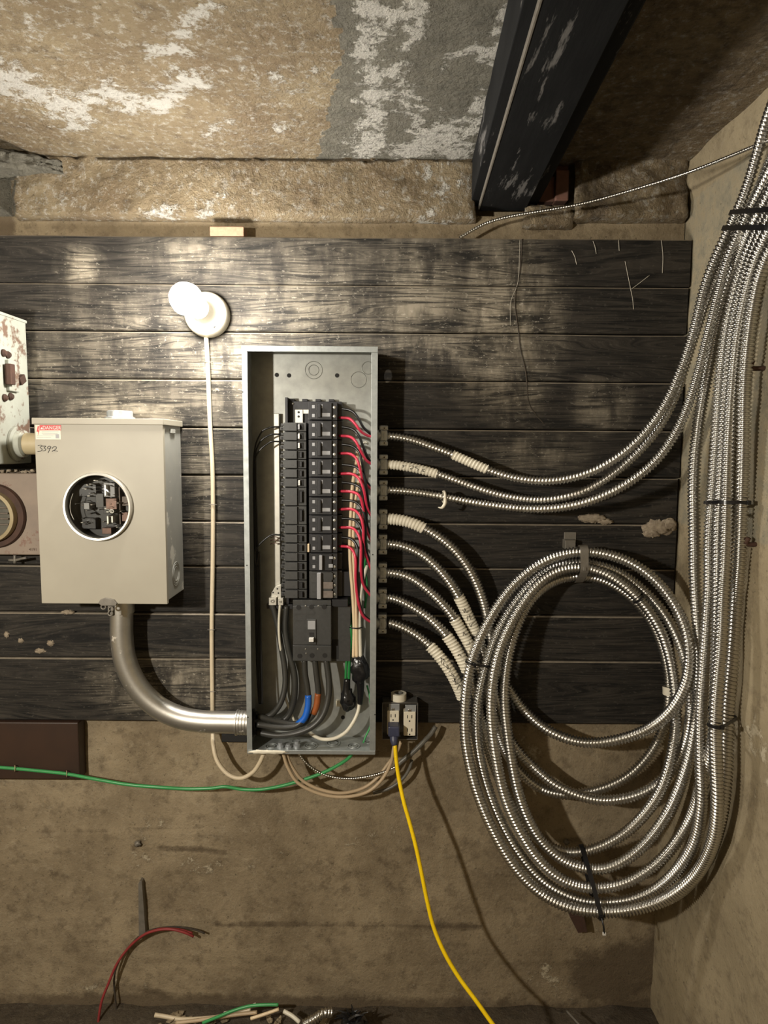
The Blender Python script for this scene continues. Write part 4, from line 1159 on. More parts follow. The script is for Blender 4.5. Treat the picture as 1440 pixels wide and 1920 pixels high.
for k, w in enumerate(reds):
    o_ = []
    for j, (x, y, q) in enumerate(w):
        dy = -17.5 * (1 - j / (len(w) - 1)) ** 0.8
        dx = (0, 4, 5, 4, 3, 1, 0, 0)[j] if j < len(w) - 1 else 0
        o_.append((x + dx, y + dy - (2 if j == len(w) - 1 else 0), q - 0.009 * (0.4 + j / len(w))))
    wire('branch_wire', o_, 0.0034, M_BLKW, 'black wire from the %s breaker of the right column to the panel wall' % ORD[k], 'wire', GB)
wire('neutral_wire', [(672, 840, .03), (668, 870, .035), (661, 910, .045), (658, 960, .05), (656, 1010, .052), (657, 1060, .055), (661, 1110, .058), (664, 1170, .06), (663, 1232, .062)], 0.0046, M_TANW, 'cream neutral wire running closer to the breakers inside the panel', 'wire')
wire('neutral_wire', [(680, 850, .028), (675, 890, .033), (666, 940, .042), (663, 990, .05), (663, 1050, .052), (666, 1110, .055), (668, 1170, .06), (669, 1232, .062)], 0.0046, M_TANW, 'cream neutral wire running closer to the panel side wall', 'wire')
wire('neutral_wire', [(688, 1060, .02), (680, 1090, .03), (675, 1130, .045), (674, 1170, .055), (676, 1232, .06)], 0.005, M_WHTW, 'thick white neutral wire entering the black taped joint', 'wire')
wire('neutral_wire', [(690, 832, .048), (686, 829, .055), (682, 831, .06)], 0.003, M_WHTW, 'short white wire stub beside the topmost connector', 'wire')
wire('neutral_wire', [(674, 1318, .06), (671, 1335, .065), (662, 1355, .07), (648, 1373, .07), (628, 1384, .065), (605, 1386, .055), (585, 1377, .04), (573, 1364, .025)], 0.0048, M_WHTW, 'white wire looping from the taped joint along the panel floor', 'wire')
wire('ground_wire', [(652, 1120, .03), (652, 1140, .04), (655, 1165, .05), (658, 1178, .058), (659, 1200, .055), (656, 1225, .055), (654, 1278, .055)], 0.0038, M_GRNW, 'green ground wire from the ground bar, tied to the cream wires', 'wire')
wire('ground_wire', [(658, 1150, .03), (660, 1185, .045), (657, 1215, .05), (650, 1240, .052), (648, 1278, .055)], 0.0036, M_GRNW, 'green ground wire behind another, entering the round taped joint', 'wire')
wire('ground_wire', [(690, 935, .02), (686, 1000, .025), (688, 1035, .025), (684, 1060, .022), (688, 1100, .022), (684, 1140, .022)], 0.003, M_GRNW, 'dark green wire against the right wall inside the panel', 'wire')
wire('ground_wire', [(661, 905, .03), (670, 908, .035), (678, 918, .035), (690, 928, .03)], 0.003, M_GRNW, 'dark green wire crossing behind the cream wires', 'wire')
wire('ground_wire', [(688, 1285, .03), (693, 1305, .04), (696, 1340, .045), (694, 1362, .05), (686, 1380, .055), (681, 1393, .06)], 0.0024, M_GRNL, 'thin bright green wire near the lower right of the panel', 'wire')
wire('panel_tie', [(655, 1176, .066), (662, 1178, .072), (672, 1178, .072), (679, 1176, .066)], 0.0018, M_TIE, 'thin black tie across the cream and green wires', 'cable tie')
tj = MB().blob(P(675, 1256, .06), (0.024, 0.018, 0.037), 4, 0.25, 18, 14, 2.2)
tj.tube([P(674, 1268, .06), P(676, 1290, .06), P(675, 1320, .06)], [0.013, 0.009, 0.0065], 12)
tj.obj('taped_joint', M_TAPE, None, 180, 0, 'bulky black taped joint with a white wire out of its foot', 'taped joint')
tj = MB().tube([P(651, 1272, .055), P(650, 1292, .055), P(652, 1312, .055)], [0.008, 0.010, 0.018], 12).blob(P(653, 1312, .056), (0.020, 0.016, 0.029), 9, 0.25, 16, 12, 2.2)
tj.obj('taped_joint', M_TAPE, None, 180, 0, 'round black taped joint under the green wires', 'taped joint')
# service conductors
def service(pts, label, r=0.0078, tape=None):
    o = wire('service_cable', pts, r, M_SERV, label, 'cable', None, 12)
    return o
s1 = service([(571, 1236, .06), (572, 1262, .06), (577, 1295, .062), (577, 1325, .066), (570, 1348, .07), (552, 1362, .074), (522, 1364, .077), (482, 1358, .08)], 'dark service cable banded with blue tape under the main breaker')
MB().tube([P(578, 1303, .0625), P(578, 1322, .066), P(572, 1345, .07), (P(558, 1359, .07))], 0.0088, 12).obj('phase_tape', M_BLUE, s1, 180)['label'] = 'blue phase tape'
s2 = service([(590, 1236, .055), (594, 1270, .055), (597, 1300, .056), (593, 1325, .058), (583, 1345, .058), (562, 1358, .056), (525, 1354, .058), (484, 1343, .066)], 'dark service cable banded with orange tape under the main breaker')
MB().tube([P(596.5, 1300, .056), P(594, 1322, .058), P(588, 1338, .0585)], 0.0088, 12).obj('phase_tape', M_ORNG, s2, 180)['label'] = 'orange brown phase tape'
service([(611, 1236, .06), (616, 1270, .064), (616, 1305, .07), (606, 1340, .078), (585, 1363, .084), (555, 1375, .086), (520, 1379, .076), (482, 1373, .062)], 'dark service cable with no tape, outermost bend under the main breaker')
service([(510, 1130, .03), (519, 1165, .03), (526, 1205, .034), (534, 1255, .04), (534, 1290, .046), (524, 1322, .052), (505, 1342, .05), (482, 1343, .046)], 'dark neutral service cable from the lug block to the conduit')
service([(537, 1136, .03), (535, 1180, .03), (541, 1220, .032), (552, 1262, .034), (553, 1300, .034), (548, 1325, .03), (538, 1345, .03), (515, 1360, .036), (482, 1362, .044)], 'dark service cable beside the light back sheet, left of the main breaker')
wire('ground_wire', [(525, 1134, .045), (523, 1165, .045), (524, 1200, .045), (531, 1250, .03), (534, 1300, .022), (543, 1330, .022), (552, 1352, .022)], 0.0034, M_WHTW, 'thin pale wire twisting down from the small lug', 'wire')
GBK = 'thin black wires down the left wall of the panel'
for k in range(4):
    y = 800 + k * 14 if k < 3 else 1003
    wire('control_wire', [(526, y, .05 + .006 * k), (505, y + 2, .052 + .006 * k), (488 - k * 3, y + 14 + k * 5, .05 + .006 * k), (476 + k * 2, y + 60, .048 + .006 * k), (477 + k * 3, 1000 + k * 12, .045 + .006 * k), (479 + k * 3, 1150, .045 + .006 * k), (482 + k * 3, 1260, .05 + .006 * k), (486 + k * 2, 1320, .055 + .006 * k)], 0.0022, M_BLKW, 'thin black wire from the %s down the panel wall' % ('topmost left breaker', 'second left breaker', 'third left breaker', 'lower left breakers with bare copper')[k], 'wire', GBK)
for k in range(3):
    wire('bare_wire', [(526, 1010 + k * 5, .055), (515, 1006 + k * 6, .055), (507, 1008 + k * 6, .05)], 0.0012, M_COPPER, 'short bare copper wire at the left breakers', 'wire', 'bare copper wires')

# ============================================================ connectors on the right wall of the panel
def connector(y, label):
    c = P(716, y, 0.05)
    r = thing('cable_connector', label, 'connector', (c.x, -0.05, c.z - 0.02), 'cable connectors on the panel side')
    x0 = pr + 0.001; x1 = P(727.5, y, 0.05).x
    c.x = (x0 + x1) / 2
    L = x1 - x0
    MB().lathe((x0, -0.05, c.z), (1, 0, 0), [(0.0165, 0), (0.0165, 0.004), (0.0135, 0.005), (0.0135, L * 0.95), (0.0115, L)], 24).obj('body', M_ZINC, r, 30)
    MB().boxc((c.x + 0.003, -0.05, c.z), (L * 0.66, 0.028, 0.030)).obj('saddle', M_ZINC, r, None, 0.004)
    MB().boxc((c.x + 0.003, -0.066, c.z), (0.0025, 0.004, 0.011)).obj('rib', M_ZINC, r, None, 0.001)
    for s in (-1, 1):
        lugm = MB().boxc((c.x + 0.003, -0.05, c.z + s * 0.0195), (L * 0.8, 0.028, 0.0125)).obj('clamp_ear', M_ZINC, r, None, 0.003)
        MB().lathe((c.x + 0.005, -0.063, c.z + s * 0.0185), (0, -1, 0), [(0.0038, 0), (0.0038, 0.002), (0.0018, 0.0024), (0.0016, 0.001)], 12).obj('screw', M_STEELD, lugm, 30)
    return r
CY = [817, 871, 919, 973, 1020, 1073, 1121, 1168]
c0_ = connector(CY[0], 'grey zinc clamp connector, topmost on the panel side')
for k, y in enumerate(CY[1:]):
    dup(c0_, (0, 0, P(716, y, .05).z - P(716, CY[0], .05).z), 'grey zinc clamp connector, %s from the top on the panel side' % ORD[k + 1])

# ============================================================ meter box
MQF = 0.15
mx0 = (P(66, 790, MQF).x + P(76, 1130, MQF).x) / 2
mx1 = (P(307, 790, MQF).x + P(312, 1130, MQF).x) / 2
mz1 = P(190, 786, MQF).z; mz0 = P(190, 1132, MQF).z
meter = thing('meter_box', 'grey painted meter box with a round glass window', 'meter box', ((mx0 + mx1) / 2, 0, mz0))
MB().box(mx0 + 0.0055, mx1 - 0.0045, mz0 + 0.0075, mz1 - 0.004, 0.005, MQF - 0.05).box(mx0 + 0.004, mx0 + 0.006, mz0 + 0.006, mz1 - 0.003, 0.004, MQF - 0.004).box(mx1 - 0.005, mx1 - 0.003, mz0 + 0.006, mz1 - 0.003, 0.004, MQF - 0.004).box(mx0 + 0.004, mx1 - 0.003, mz0 + 0.006, mz0 + 0.008, 0.004, MQF - 0.004).obj('body', M_METERS, meter, None, 0.002)
# front cover with a round opening
mc = P(185, 950, MQF); R0 = 0.0815
m = MB(); seg = 48; ring = []
for k in range(seg):
    a = 2 * math.pi * k / seg; ca, sa = math.cos(a), math.sin(a)
    ts = []
    if ca > 1e-6: ts.append((mx1 - mc.x) / ca)
    if ca < -1e-6: ts.append((mx0 - mc.x) / ca)
    if sa > 1e-6: ts.append((mz1 - mc.z) / sa)
    if sa < -1e-6: ts.append((mz0 - mc.z) / sa)
    t_ = min(x for x in ts if x > 0)
    ring.append(((mc.x + R0 * ca, mc.z + R0 * sa), (mc.x + t_ * ca, mc.z + t_ * sa)))
# snap the nearest fan points onto the corners
for (cxx, czz) in ((mx0, mz0), (mx0, mz1), (mx1, mz0), (mx1, mz1)):
    k = min(range(seg), key=lambda k: math.hypot(ring[k][1][0] - cxx, ring[k][1][1] - czz))
    ring[k] = (ring[k][0], (cxx, czz))
v = []
for (i_, o_) in ring:
    v += [(i_[0], -MQF, i_[1]), (o_[0], -MQF, o_[1]), (o_[0], -MQF + 0.012, o_[1]), (i_[0], -MQF + 0.012, i_[1])]
f = []
for k in range(seg):
    n_ = (k + 1) % seg
    for j in range(4):
        f.append((k * 4 + j, k * 4 + (j + 1) % 4, n_ * 4 + (j + 1) % 4, n_ * 4 + j))
cover = m.add(v, f).obj('front_cover', M_METER, meter, None, 0.0008)
MB().box(mx0 - 0.004, mx1 + 0.003, mz1 - 0.013, mz1 + 0.002, 0.003, MQF + 0.004).obj('top_cap', M_METER, meter, None, 0.0015)
# rim
MB().lathe((mc.x, -MQF + 0.002, mc.z), (0, -1, 0), [(0.0755, 0), (0.082, 0.001), (0.083, 0.010), (0.0805, 0.014), (0.0765, 0.0135), (0.0755, 0.010), (0.0755, 0)], 56).obj('rim', M_RIM, meter, 40)
m = MB().lathe((mc.x, -MQF + 0.045, mc.z), (0, -1, 0), [(0.001, 0), (0.079, 0), (0.079, 0.04), (0.080, 0.04), (0.080, -0.002), (0.001, -0.002)], 48)
m.obj('window_well', M_INNER, meter, 40)
MB().lathe((mc.x, -MQF, mc.z), (0, -1, 0), [(0.076, 0.004), (0.070, 0.010), (0.045, 0.013), (0.001, 0.0135)], 40, False).obj('glass', M_GLASS, meter, 180)
rn = random.Random(5)
qi = MQF - 0.044
def mp(u, w): return (mc.x + u * 0.076, mc.z + w * 0.076)
def mbx(u0, u1, w0, w1, q0, q1, mt, nm):
    a, b = mp(u0, w0), mp(u1, w1)
    MB().box(a[0], b[0], a[1], b[1], qi + q0, qi + q1).obj(nm, mt, meter, None, 0.0008)
for (u0, u1, w0, w1, q0, q1, mt, nm) in ((0.1, 0.45, 0.3, 0.75, 0, .03, M_LABEL, 'jaw_block'), (0.15, 0.5, -0.1, 0.25, 0, .03, M_COPPER, 'jaw_block'), (0.05, 0.35, -0.25, 0.0, 0, .026, M_INNER, 'jaw_block'),
        (0.22, 0.28, -0.55, -0.3, 0, .04, M_RIM, 'meter_jaw'), (0.36, 0.42, -0.52, -0.3, 0, .04, M_RIM, 'meter_jaw'), (0.52, 0.56, -0.6, 0.6, 0, .02, M_LABELT, 'insulator'),
        (0.2, 0.26, 0.35, 0.7, .03, .045, M_RIM, 'meter_jaw'), (-0.55, -0.38, -0.1, 0.1, 0, .03, M_LABEL, 'meter_jaw'), (-0.75, -0.2, 0.3, 0.7, 0, .02, M_BLACKP, 'insulator'),
        (-0.7, -0.25, -0.75, -0.4, 0, .02, M_BLACKP, 'insulator'), (-0.2, 0.05, -0.05, 0.4, 0, .024, M_GREYP, 'insulator'), (0.0, 0.3, -0.9, -0.7, 0, .03, M_COPPER, 'jaw_block'), (0.6, 0.8, -0.5, -0.2, 0, .02, M_COPPER, 'jaw_block'), (0.6, 0.85, 0.0, 0.3, 0, .016, M_LABELT, 'insulator')):
    mbx(u0, u1, w0, w1, q0, q1, mt, nm)
a = mp(0.42, -0.14)
MB().torus((a[0], -(qi + 0.045), a[1]), (0, 1, 0.2), 0.0042, 0.0016, 16, 6).tube([Vector((a[0], -(qi + .045), a[1])), Vector((a[0] - .012, -(qi + .04), a[1] + .004)), Vector((a[0] - .022, -(qi + .03), a[1] + .002))], 0.001, 5, .003).obj('seal_ring', M_WHITEP, meter, 180)
MB().tube([Vector((mp(*p)[0], -(qi + .05), mp(*p)[1])) for p in ((-0.76, 0.42), (-0.84, 0.2), (-0.87, 0), (-0.85, -0.2), (-0.76, -0.42))], 0.0008, 5, .004).obj('retaining_wire', M_RIM, meter, 180)
for k in range(60):
    a_ = rn.uniform(0, 6.28); rr = math.sqrt(rn.random()) * 0.85
    u, w = rr * math.cos(a_), rr * math.sin(a_)
    s = rn.uniform(0.015, 0.05)
    mbx(u - s, u + s, w - s * 0.35, w + s * 0.35, 0.0, rn.uniform(.02, .05), rn.choice([M_LABEL, M_LABELT, M_RIM, M_GREYP, M_STEELD]), 'terminal_piece')
# label with red danger band, lightning bolt, and the number written underneath
lab = MB().pbox(66, 797, 114, 824, MQF, MQF + 0.0004).obj('warning_label', M_WHTW, cover)
lab['label'] = 'white and red danger label'
def ppoly(pts, q0, q1, nm, mt, par):
    return MB().prism([(P(x, y, q1).x, P(x, y, q1).z) for x, y in pts], q0, q1).obj(nm, mt, par)
M_LRED = mat('label_red', (0.62, 0.06, 0.06), None, 60, 0.5)
M_LWHT = mat('label_white', (0.85, 0.82, 0.76), None, 60, 0.5)
ppoly([(74, 797), (114.4, 797), (114.4, 807), (74, 807)], MQF + 0.0004, MQF + 0.0006, 'danger_band', M_LRED, lab)
ppoly([(70.5, 799), (73.5, 799), (72, 807), (74, 807), (71, 817), (71.5, 809.5), (68.5, 809.5)], MQF + 0.0004, MQF + 0.0006, 'lightning_bolt', M_LRED, lab)
ppoly([(75.5, 805), (78, 800.5), (80.5, 805)], MQF + 0.0006, MQF + 0.0008, 'warning_triangle', M_LWHT, lab)
tc = P(97.5, 802.4, MQF)
text_mesh('danger_lettering', 'DANGER', 0.0118, (tc.x, tc.z), M_LWHT, lab, MQF + 0.0008, 0.92)
ln = MB()
for k, (x0, x1) in enumerate(((78, 110), (78, 108), (80, 104), (69, 100), (69, 96))):
    ln.pbox(x0, 809 + k * 2.7, x1, 810 + k * 2.7, MQF + 0.0004, MQF + 0.0005)
ln.pbox(104, 814, 111, 822, MQF + 0.0004, MQF + 0.0005)
ln.obj('small_print', M_LABEL, lab)
m = MB()
for st in ([(71, 835.5), (76, 834.5), (79, 836), (75, 839), (79, 842), (77, 845.5), (70.5, 846.5)], [(80, 836.5), (86, 836.5), (82.5, 840), (86, 842), (84, 845), (80, 845.5)],
           [(95.5, 837.5), (92, 836.5), (89, 839), (90, 841.5), (93.5, 840.5), (96, 837.5), (93, 843), (90.3, 849)], [(97.5, 841), (101, 837.5), (105.5, 838), (104.5, 842), (97.5, 846.5), (100, 845), (108.5, 846)]):
    m.tube([P(x, y, MQF + 0.0003) for x, y in st], 0.00075, 5, 0.0012)
m.obj('handwritten_number', M_MARK, cover, 180)['label'] = 'number 3392 written in black marker'
# hasp at the foot, knockout rings and embossed lip on the right side, hub on top
h_ = MB().prism([(P(x, y, MQF + .004).x, P(x, y, MQF + .004).z) for x, y in ((184, 1131), (188, 1124), (197, 1121), (213, 1124), (219, 1131), (217, 1136), (190, 1136))], MQF, MQF + 0.004)
hasp = h_.obj('hasp', M_STRAP, meter, None, 0.001)
for (x, y) in ((194, 1138), (208, 1142), (207, 1150)):
    MB().torus(P(x, y, MQF - 0.002), (0, 1, 0), 0.0055, 0.0022, 16, 6).obj('seal_loop', M_STRAP, hasp, 180)
MB().pbox(201, 1133, 214, 1155, MQF - 0.012, MQF - 0.005).obj('latch_tongue', M_STRAP, hasp, None, 0.002)
sy = -0.068; kz = P(335, 1076, 0.07).z
for r_ in (0.030, 0.025, 0.018):
    MB().torus((mx1 - 0.003, sy, kz), (1, 0, 0), r_, 0.0011, 36, 5).obj('knockout', M_METERS, meter, 180)
MB().boxc((mx1 - 0.002, -0.075, mz1 - 0.026), (0.006, 0.035, 0.012)).obj('side_clip', M_METERS, meter, None, 0.002)
hp = P(222, 786, 0.08)
MB().lathe((hp.x, -0.07, mz1), (0, 0, 1), [(0.036, 0), (0.036, 0.008), (0.031, 0.010), (0.031, 0.022), (0.028, 0.024)], 28).obj('closing_hub', M_ZINC, meter, 30)

# ============================================================ conduit elbow
cq = 0.062
cp = [(228, 1122), (228, 1160), (228.5, 1195), (234, 1235), (249, 1273), (272, 1305), (303, 1330), (340, 1346), (380, 1352.5), (420, 1354), (466, 1355)]
cond = MB().tube([P(x, y, cq) for x, y in cp], 0.0285, 28, 0.008).obj('conduit_elbow', M_CONDUIT, None, 180, 0, 'thick steel conduit elbow from the meter box to the panel', 'conduit')
ca_, cb_ = P(443, 1354.5, cq), Vector((pl, -cq, P(460, 1355, cq).z))
MB().lathe(ca_, cb_ - ca_, [(0.0285, 0), (0.0335, 0.001), (0.0335, 0.004), (0.031, 0.005), (0.031, (cb_ - ca_).length)], 28).obj('coupling', M_CONDUIT, cond, 30)
cpl = MB()
for k in range(3):
    cpl.torus(ca_ + (cb_ - ca_) * (0.3 + 0.22 * k), cb_ - ca_, 0.031, 0.0012, 32, 5)
cpl.obj('thread_ring', M_CONDUIT, cond, 180)
tq = P(228, 1140, cq)
MB().lathe((tq.x, tq.y, tq.z - 0.012), (0, 0, 1), [(0.0285, 0), (0.032, 0.001), (0.032, 0.03)], 28).obj('coupling', M_CONDUIT, cond, 30)
# locknut and bushing inside the panel
MB().lathe((pl + 0.002, -cq, cb_.z), (1, 0, 0), [(0.036, 0), (0.036, 0.006), (0.030, 0.007), (0.030, 0.014), (0.024, 0.015)], 20).obj('bushing', M_TAPE, cond, 30)

# ============================================================ old equipment at the left
ob = thing('switch_box', 'rust stained grey steel switch box with a latch, beside the planks', 'box', (P(48, 870, 0).x - 0.1, 0, P(48, 868, 0).z))
oxr = P(50, 700, 0.01).x
z1_, z0_ = P(47, 604, 0.0).z, P(52, 868, 0.0).z
MB().box(oxr - 0.24, oxr, z0_, z1_, 0.003, 0.20).obj('body', M_RUSTBOX, ob, None, 0.003)
MB().box(oxr - 0.246, oxr + 0.003, z1_ - 0.004, z1_ + 0.003, 0.003, 0.205).obj('lid_edge', M_RUSTBOX, ob, None, 0.001)
yl = -0.085
zl = P(20, 705, 0.09).z
MB().boxc((oxr + 0.004, yl, zl), (0.010, 0.045, 0.075)).obj('latch_plate', M_RUSTBOX, ob, None, 0.002)
MB().boxc((oxr + 0.012, yl - 0.024, zl + 0.002), (0.016, 0.02, 0.05)).obj('latch_slot', M_RUST, ob, None, 0.002)
MB().boxc((oxr + 0.007, yl + 0.035, zl - 0.005), (0.012, 0.026, 0.02), Matrix.Rotation(0.5, 3, 'X')).obj('latch_tongue', M_RUST, ob, None, 0.002)
for (dy, dz) in ((-0.012, 0.05), (-0.03, 0.052), (-0.008, -0.05), (-0.034, -0.055)):
    MB().lathe((oxr, yl + dy, zl + dz), (1, 0, 0), [(0.009, 0), (0.009, 0.004), (0.005, 0.009)], 14).obj('rivet', M_RUST, ob, 30)
# painted pipe from the switch box behind the meter box
pz = P(40, 832, 0.075)
pip = MB().tube([Vector((oxr - 0.02, -0.075, pz.z)), Vector(((oxr + mx0) / 2, -0.075, pz.z)), Vector((mx0 + 0.003, -0.075, pz.z))], 0.027, 24, 0.02)
pipe = pip.obj('painted_pipe', M_PIPE, None, 180, 0, 'fat cream painted pipe running behind the meter box', 'pipe')
MB().lathe((oxr + 0.001, -0.075, pz.z), (1, 0, 0), [(0.043, 0), (0.043, 0.006), (0.034, 0.008), (0.034, 0.022), (0.028, 0.026)], 20).obj('locknut', M_RUSTBOX, pipe, 30)
# old round meter on its plate
om = thing('old_meter', 'old brown meter plate with a round glass meter', 'meter', (P(-11, 1040, 0.06).x, 0, P(-11, 1040, 0.06).z))
MB().pbox(-140, 886, 96, 1041, 0.003, 0.06).obj('plate', M_OLDBOX, om, None, 0.003)
rub = MB()
for k in range(12):
    rub.blob(P(5 + k * 6.2, 885 - random.random() * 3, 0.05 - random.random() * 0.03), (0.006, 0.006, 0.004), k, 0.5, 8, 5)
rub.obj('lime_crumbs', M_CRUST, om, 180, kind='stuff')
oc = P(-11, 967, 0.06)
MB().lathe((oc.x, -0.06, oc.z), (0, -1, 0), [(0.081, 0), (0.083, 0.003), (0.080, 0.010), (0.060, 0.011), (0.060, 0)], 48).obj('gasket', M_RUST, om, 40)
MB().lathe((oc.x, -0.068, oc.z), (0, -1, 0), [(0.058, 0), (0.0655, 0.002), (0.0645, 0.02), (0.058, 0.024), (0.055, 0.018), (0.055, 0)], 48).obj('bezel', M_PIPE, om, 40)
MB().lathe((oc.x, -0.068, oc.z), (0, -1, 0), [(0.055, 0), (0.055, 0.002), (0.001, 0.002)], 36).obj('dial_plate', M_GREYC, om, 40)
for k in range(4):
    MB().boxc((oc.x + 0.02, -0.075, oc.z + 0.022 - k * 0.014), (0.05, 0.006, 0.004)).obj('register_bar', M_LABELT, om, None, 0.001)
MB().lathe((oc.x, -0.07, oc.z), (0, -1, 0), [(0.054, 0.012), (0.052, 0.035), (0.045, 0.05), (0.02, 0.056), (0.001, 0.057)], 36, False).obj('glass_dome', M_GLASS, om, 180)
tc = P(62, 1030.5, 0.06)
text_mesh('stamped_number', '4191', 0.0105, (tc.x, tc.z), M_RUST, om, 0.0602)
wn = MB().tube([P(17, 1050, .03), P(30, 1050, .035), P(42, 1047, .04), P(50, 1046, .04)], 0.0035, 8).tube([P(28, 1040, .035), P(28, 1056, .035)], 0.004, 8)
wn.obj('wing_screw', M_STRAP, om, 180)

# ============================================================ lamp
lb = P(385.5, 588, 0.03)
lamp = thing('lamp_holder', 'round cream porcelain lamp holder with a bare lit bulb', 'lamp', (lb.x, 0, lb.z - 0.055))
MB().lathe((lb.x, -0.002, lb.z), (0, -1, 0), [(0.056, 0), (0.0565, 0.006), (0.055, 0.026), (0.052, 0.031), (0.040, 0.035), (0.030, 0.043), (0.0255, 0.055), (0.0245, 0.092), (0.020, 0.093), (0.001, 0.092)], 48).obj('base', M_PORC, lamp, 40)
bulb = MB().lathe((lb.x, -0.092, lb.z), (0, -1, 0), [(0.013, 0), (0.0145, 0.014), (0.020, 0.040), (0.0285, 0.062), (0.0345, 0.084), (0.0365, 0.104), (0.0335, 0.122), (0.024, 0.136), (0.012, 0.1425), (0.001, 0.144)], 28).obj('bulb', M_BULB, lamp, 180)
MB().tube([Vector((lb.x + 0.010, -0.037, lb.z - 0.016)), Vector((lb.x + 0.014, -0.036, lb.z - 0.024)), Vector((lb.x + 0.022, -0.034, lb.z - 0.034))], 0.0016, 6, .003).obj('terminal_screw', M_STRAP, lamp, 180)
MB().boxc((lb.x + 0.019, -0.0355, lb.z - 0.030), (0.016, 0.003, 0.006), Matrix.Rotation(0.7, 3, 'Y')).obj('slot', M_SLOT, lamp)

# ============================================================ loose cables on the wall
def flatcable(name, pts, r, mt, label, group=None):
    return wire(name, pts, r, mt, label, 'cable', group, 10)
nm = flatcable('house_cable', [(386, 625, .012), (389, 670, .008), (391, 720, .008), (394, 800, .008), (398, 870, .008), (399.5, 945, .008), (399, 1050, .008), (397, 1180, .008), (398, 1297, .006), (399, 1370, .004), (400, 1398, .03), (408, 1428, .045), (428, 1452, .055), (452, 1459, .06), (474, 1448, .06), (487, 1430, .06), (495, 1412, .06)], 0.0058, M_NM, 'cream cable stapled down from the lamp holder, looping into the panel')
for (x, y) in ((391, 679), (399, 946), (396, 1181), (398, 1297)):
    MB().tube([P(x - 7, y, .001), P(x - 6, y, .013), P(x, y, .0155), P(x + 6, y, .013), P(x + 7, y, .001)], 0.0011, 6, .002).obj('staple', M_STRAP, nm, 180)
flatcable('house_cable', [(531, 1412, .06), (539, 1437, .06), (557, 1466, .06), (588, 1484, .06), (622, 1493, .06), (658, 1493, .06), (692, 1483, .055), (718, 1459, .05), (733, 1430, .045), (738, 1405, .045), (740, 1390, .04)], 0.0046, M_NM2, 'beige cable hanging lowest under the panel on its way to the outlet')
flatcable('house_cable', [(537, 1412, .05), (546, 1435, .05), (567, 1463, .05), (600, 1480, .05), (640, 1487, .05), (680, 1478, .042), (708, 1458, .036), (727, 1433, .03), (744, 1410, .03), (752, 1390, .03)], 0.0046, M_NM2, 'beige cable just above another in the sag under the panel')
flatcable('grey_cable', [(742, 1437, .035), (756, 1425, .035), (775, 1410, .03), (795, 1390, .022), (808, 1376, .012), (817, 1362, .004)], 0.0065, M_GREYC, 'short dark grey cable rising across the planks beside the outlet')
flatcable('grey_cable', [(700, 1487, .012), (730, 1478, .012), (755, 1460, .012), (768, 1440, .01), (772, 1425, .008)], 0.0045, M_GREYC, 'dark cable lying against the concrete behind the yellow cord')
gw = flatcable('green_ground_cable', [(-60, 1432, .02), (-10, 1438, .02), (28, 1441, .02), (80, 1446, .02), (125, 1451, .022), (180, 1461, .03), (240, 1471, .035), (300, 1476, .035), (350, 1479, .03), (395, 1478, .03), (422, 1475, .03), (455, 1480, .03), (490, 1480, .035), (530, 1473, .04), (575, 1460, .045), (612, 1446, .05), (640, 1431, .055), (655, 1420, .06), (662, 1410, .06)], 0.0045, M_GRNL, 'long bright green wire sagging across the concrete up into the panel')
for (x, y) in ((28, 1441), (125, 1451)):
    MB().tube([P(x, y - 6, .013), P(x, y - 5, .026), P(x, y + 4, .026), P(x, y + 6, .013)], 0.001, 6, .002).obj('staple', M_PIPE, gw, 180)
st_ = MB().pbox(415, 1377, 463, 1392, -0.03, 0.0).obj('conduit_shadow_block', M_SLOT, None, None, 0.002, 'small black block standing in for the shadow under the conduit', 'block')  # black block modelled in place of the conduit fitting's shadow

# ============================================================ outlet box
ox0, oz0 = P(716, 1387, 0.045).x, P(716, 1387, 0.045).z
ox1, oz1 = P(784, 1318, 0.045).x, P(784, 1318, 0.045).z
outlet = thing('outlet_box', 'steel outlet box holding two almond receptacles beside the panel', 'outlet', ((ox0 + ox1) / 2, 0, oz0))
bxm = MB().box(ox0, ox0 + 0.002, oz0, oz1, 0.003, 0.045).box(ox1 - 0.002, ox1, oz0, oz1, 0.003, 0.045).box(ox0, ox1, oz0, oz0 + 0.002, 0.003, 0.045).box(ox0, ox1, oz1 - 0.002, oz1, 0.003, 0.045).box(ox0, ox1, oz0, oz1, 0.002, 0.004)
bxm.obj('box', M_BOX, outlet, None, 0.0006)
for (xa, xb) in ((726, 748), (757, 779)):
    s_ = 0 if xa < 740 else 2
    rc = MB().pbox(xa, 1333 + s_, xb, 1378 + s_, 0.02, 0.05).obj('receptacle', M_RECEPT, outlet, None, 0.002)
    xm = (xa + xb) / 2
    for yy in (1342 + s_, 1367 + s_):
        sl = MB().pbox(xm - 4.6, yy - 3, xm - 3.2, yy + 3, 0.05, 0.0503).pbox(xm + 3.4, yy - 3, xm + 4.8, yy + 3, 0.05, 0.0503)
        sl.lathe(P(xm, yy + 8, 0.05), (0, -1, 0), [(0.0022, 0), (0.0022, 0.0003)], 10)
        sl.obj('plug_slots', M_SLOT, rc)
    MB().pbox(xa + 3, 1320 + s_, xb + 1, 1333 + s_, 0.042, 0.046).obj('mounting_strap', M_ZINC, outlet, None, 0.0008)
    MB().pbox(xm - 3, 1328 + s_, xm + 3, 1333 + s_, 0.046, 0.048).obj('screw', M_STEELD, outlet, None, 0.001)
tp = P(747.5, 1321, 0.03)
trz = oz1
tr_ = thing('tape_roll', 'small roll of white tape lying on the outlet box', 'tape roll', (tp.x, -0.024, trz))
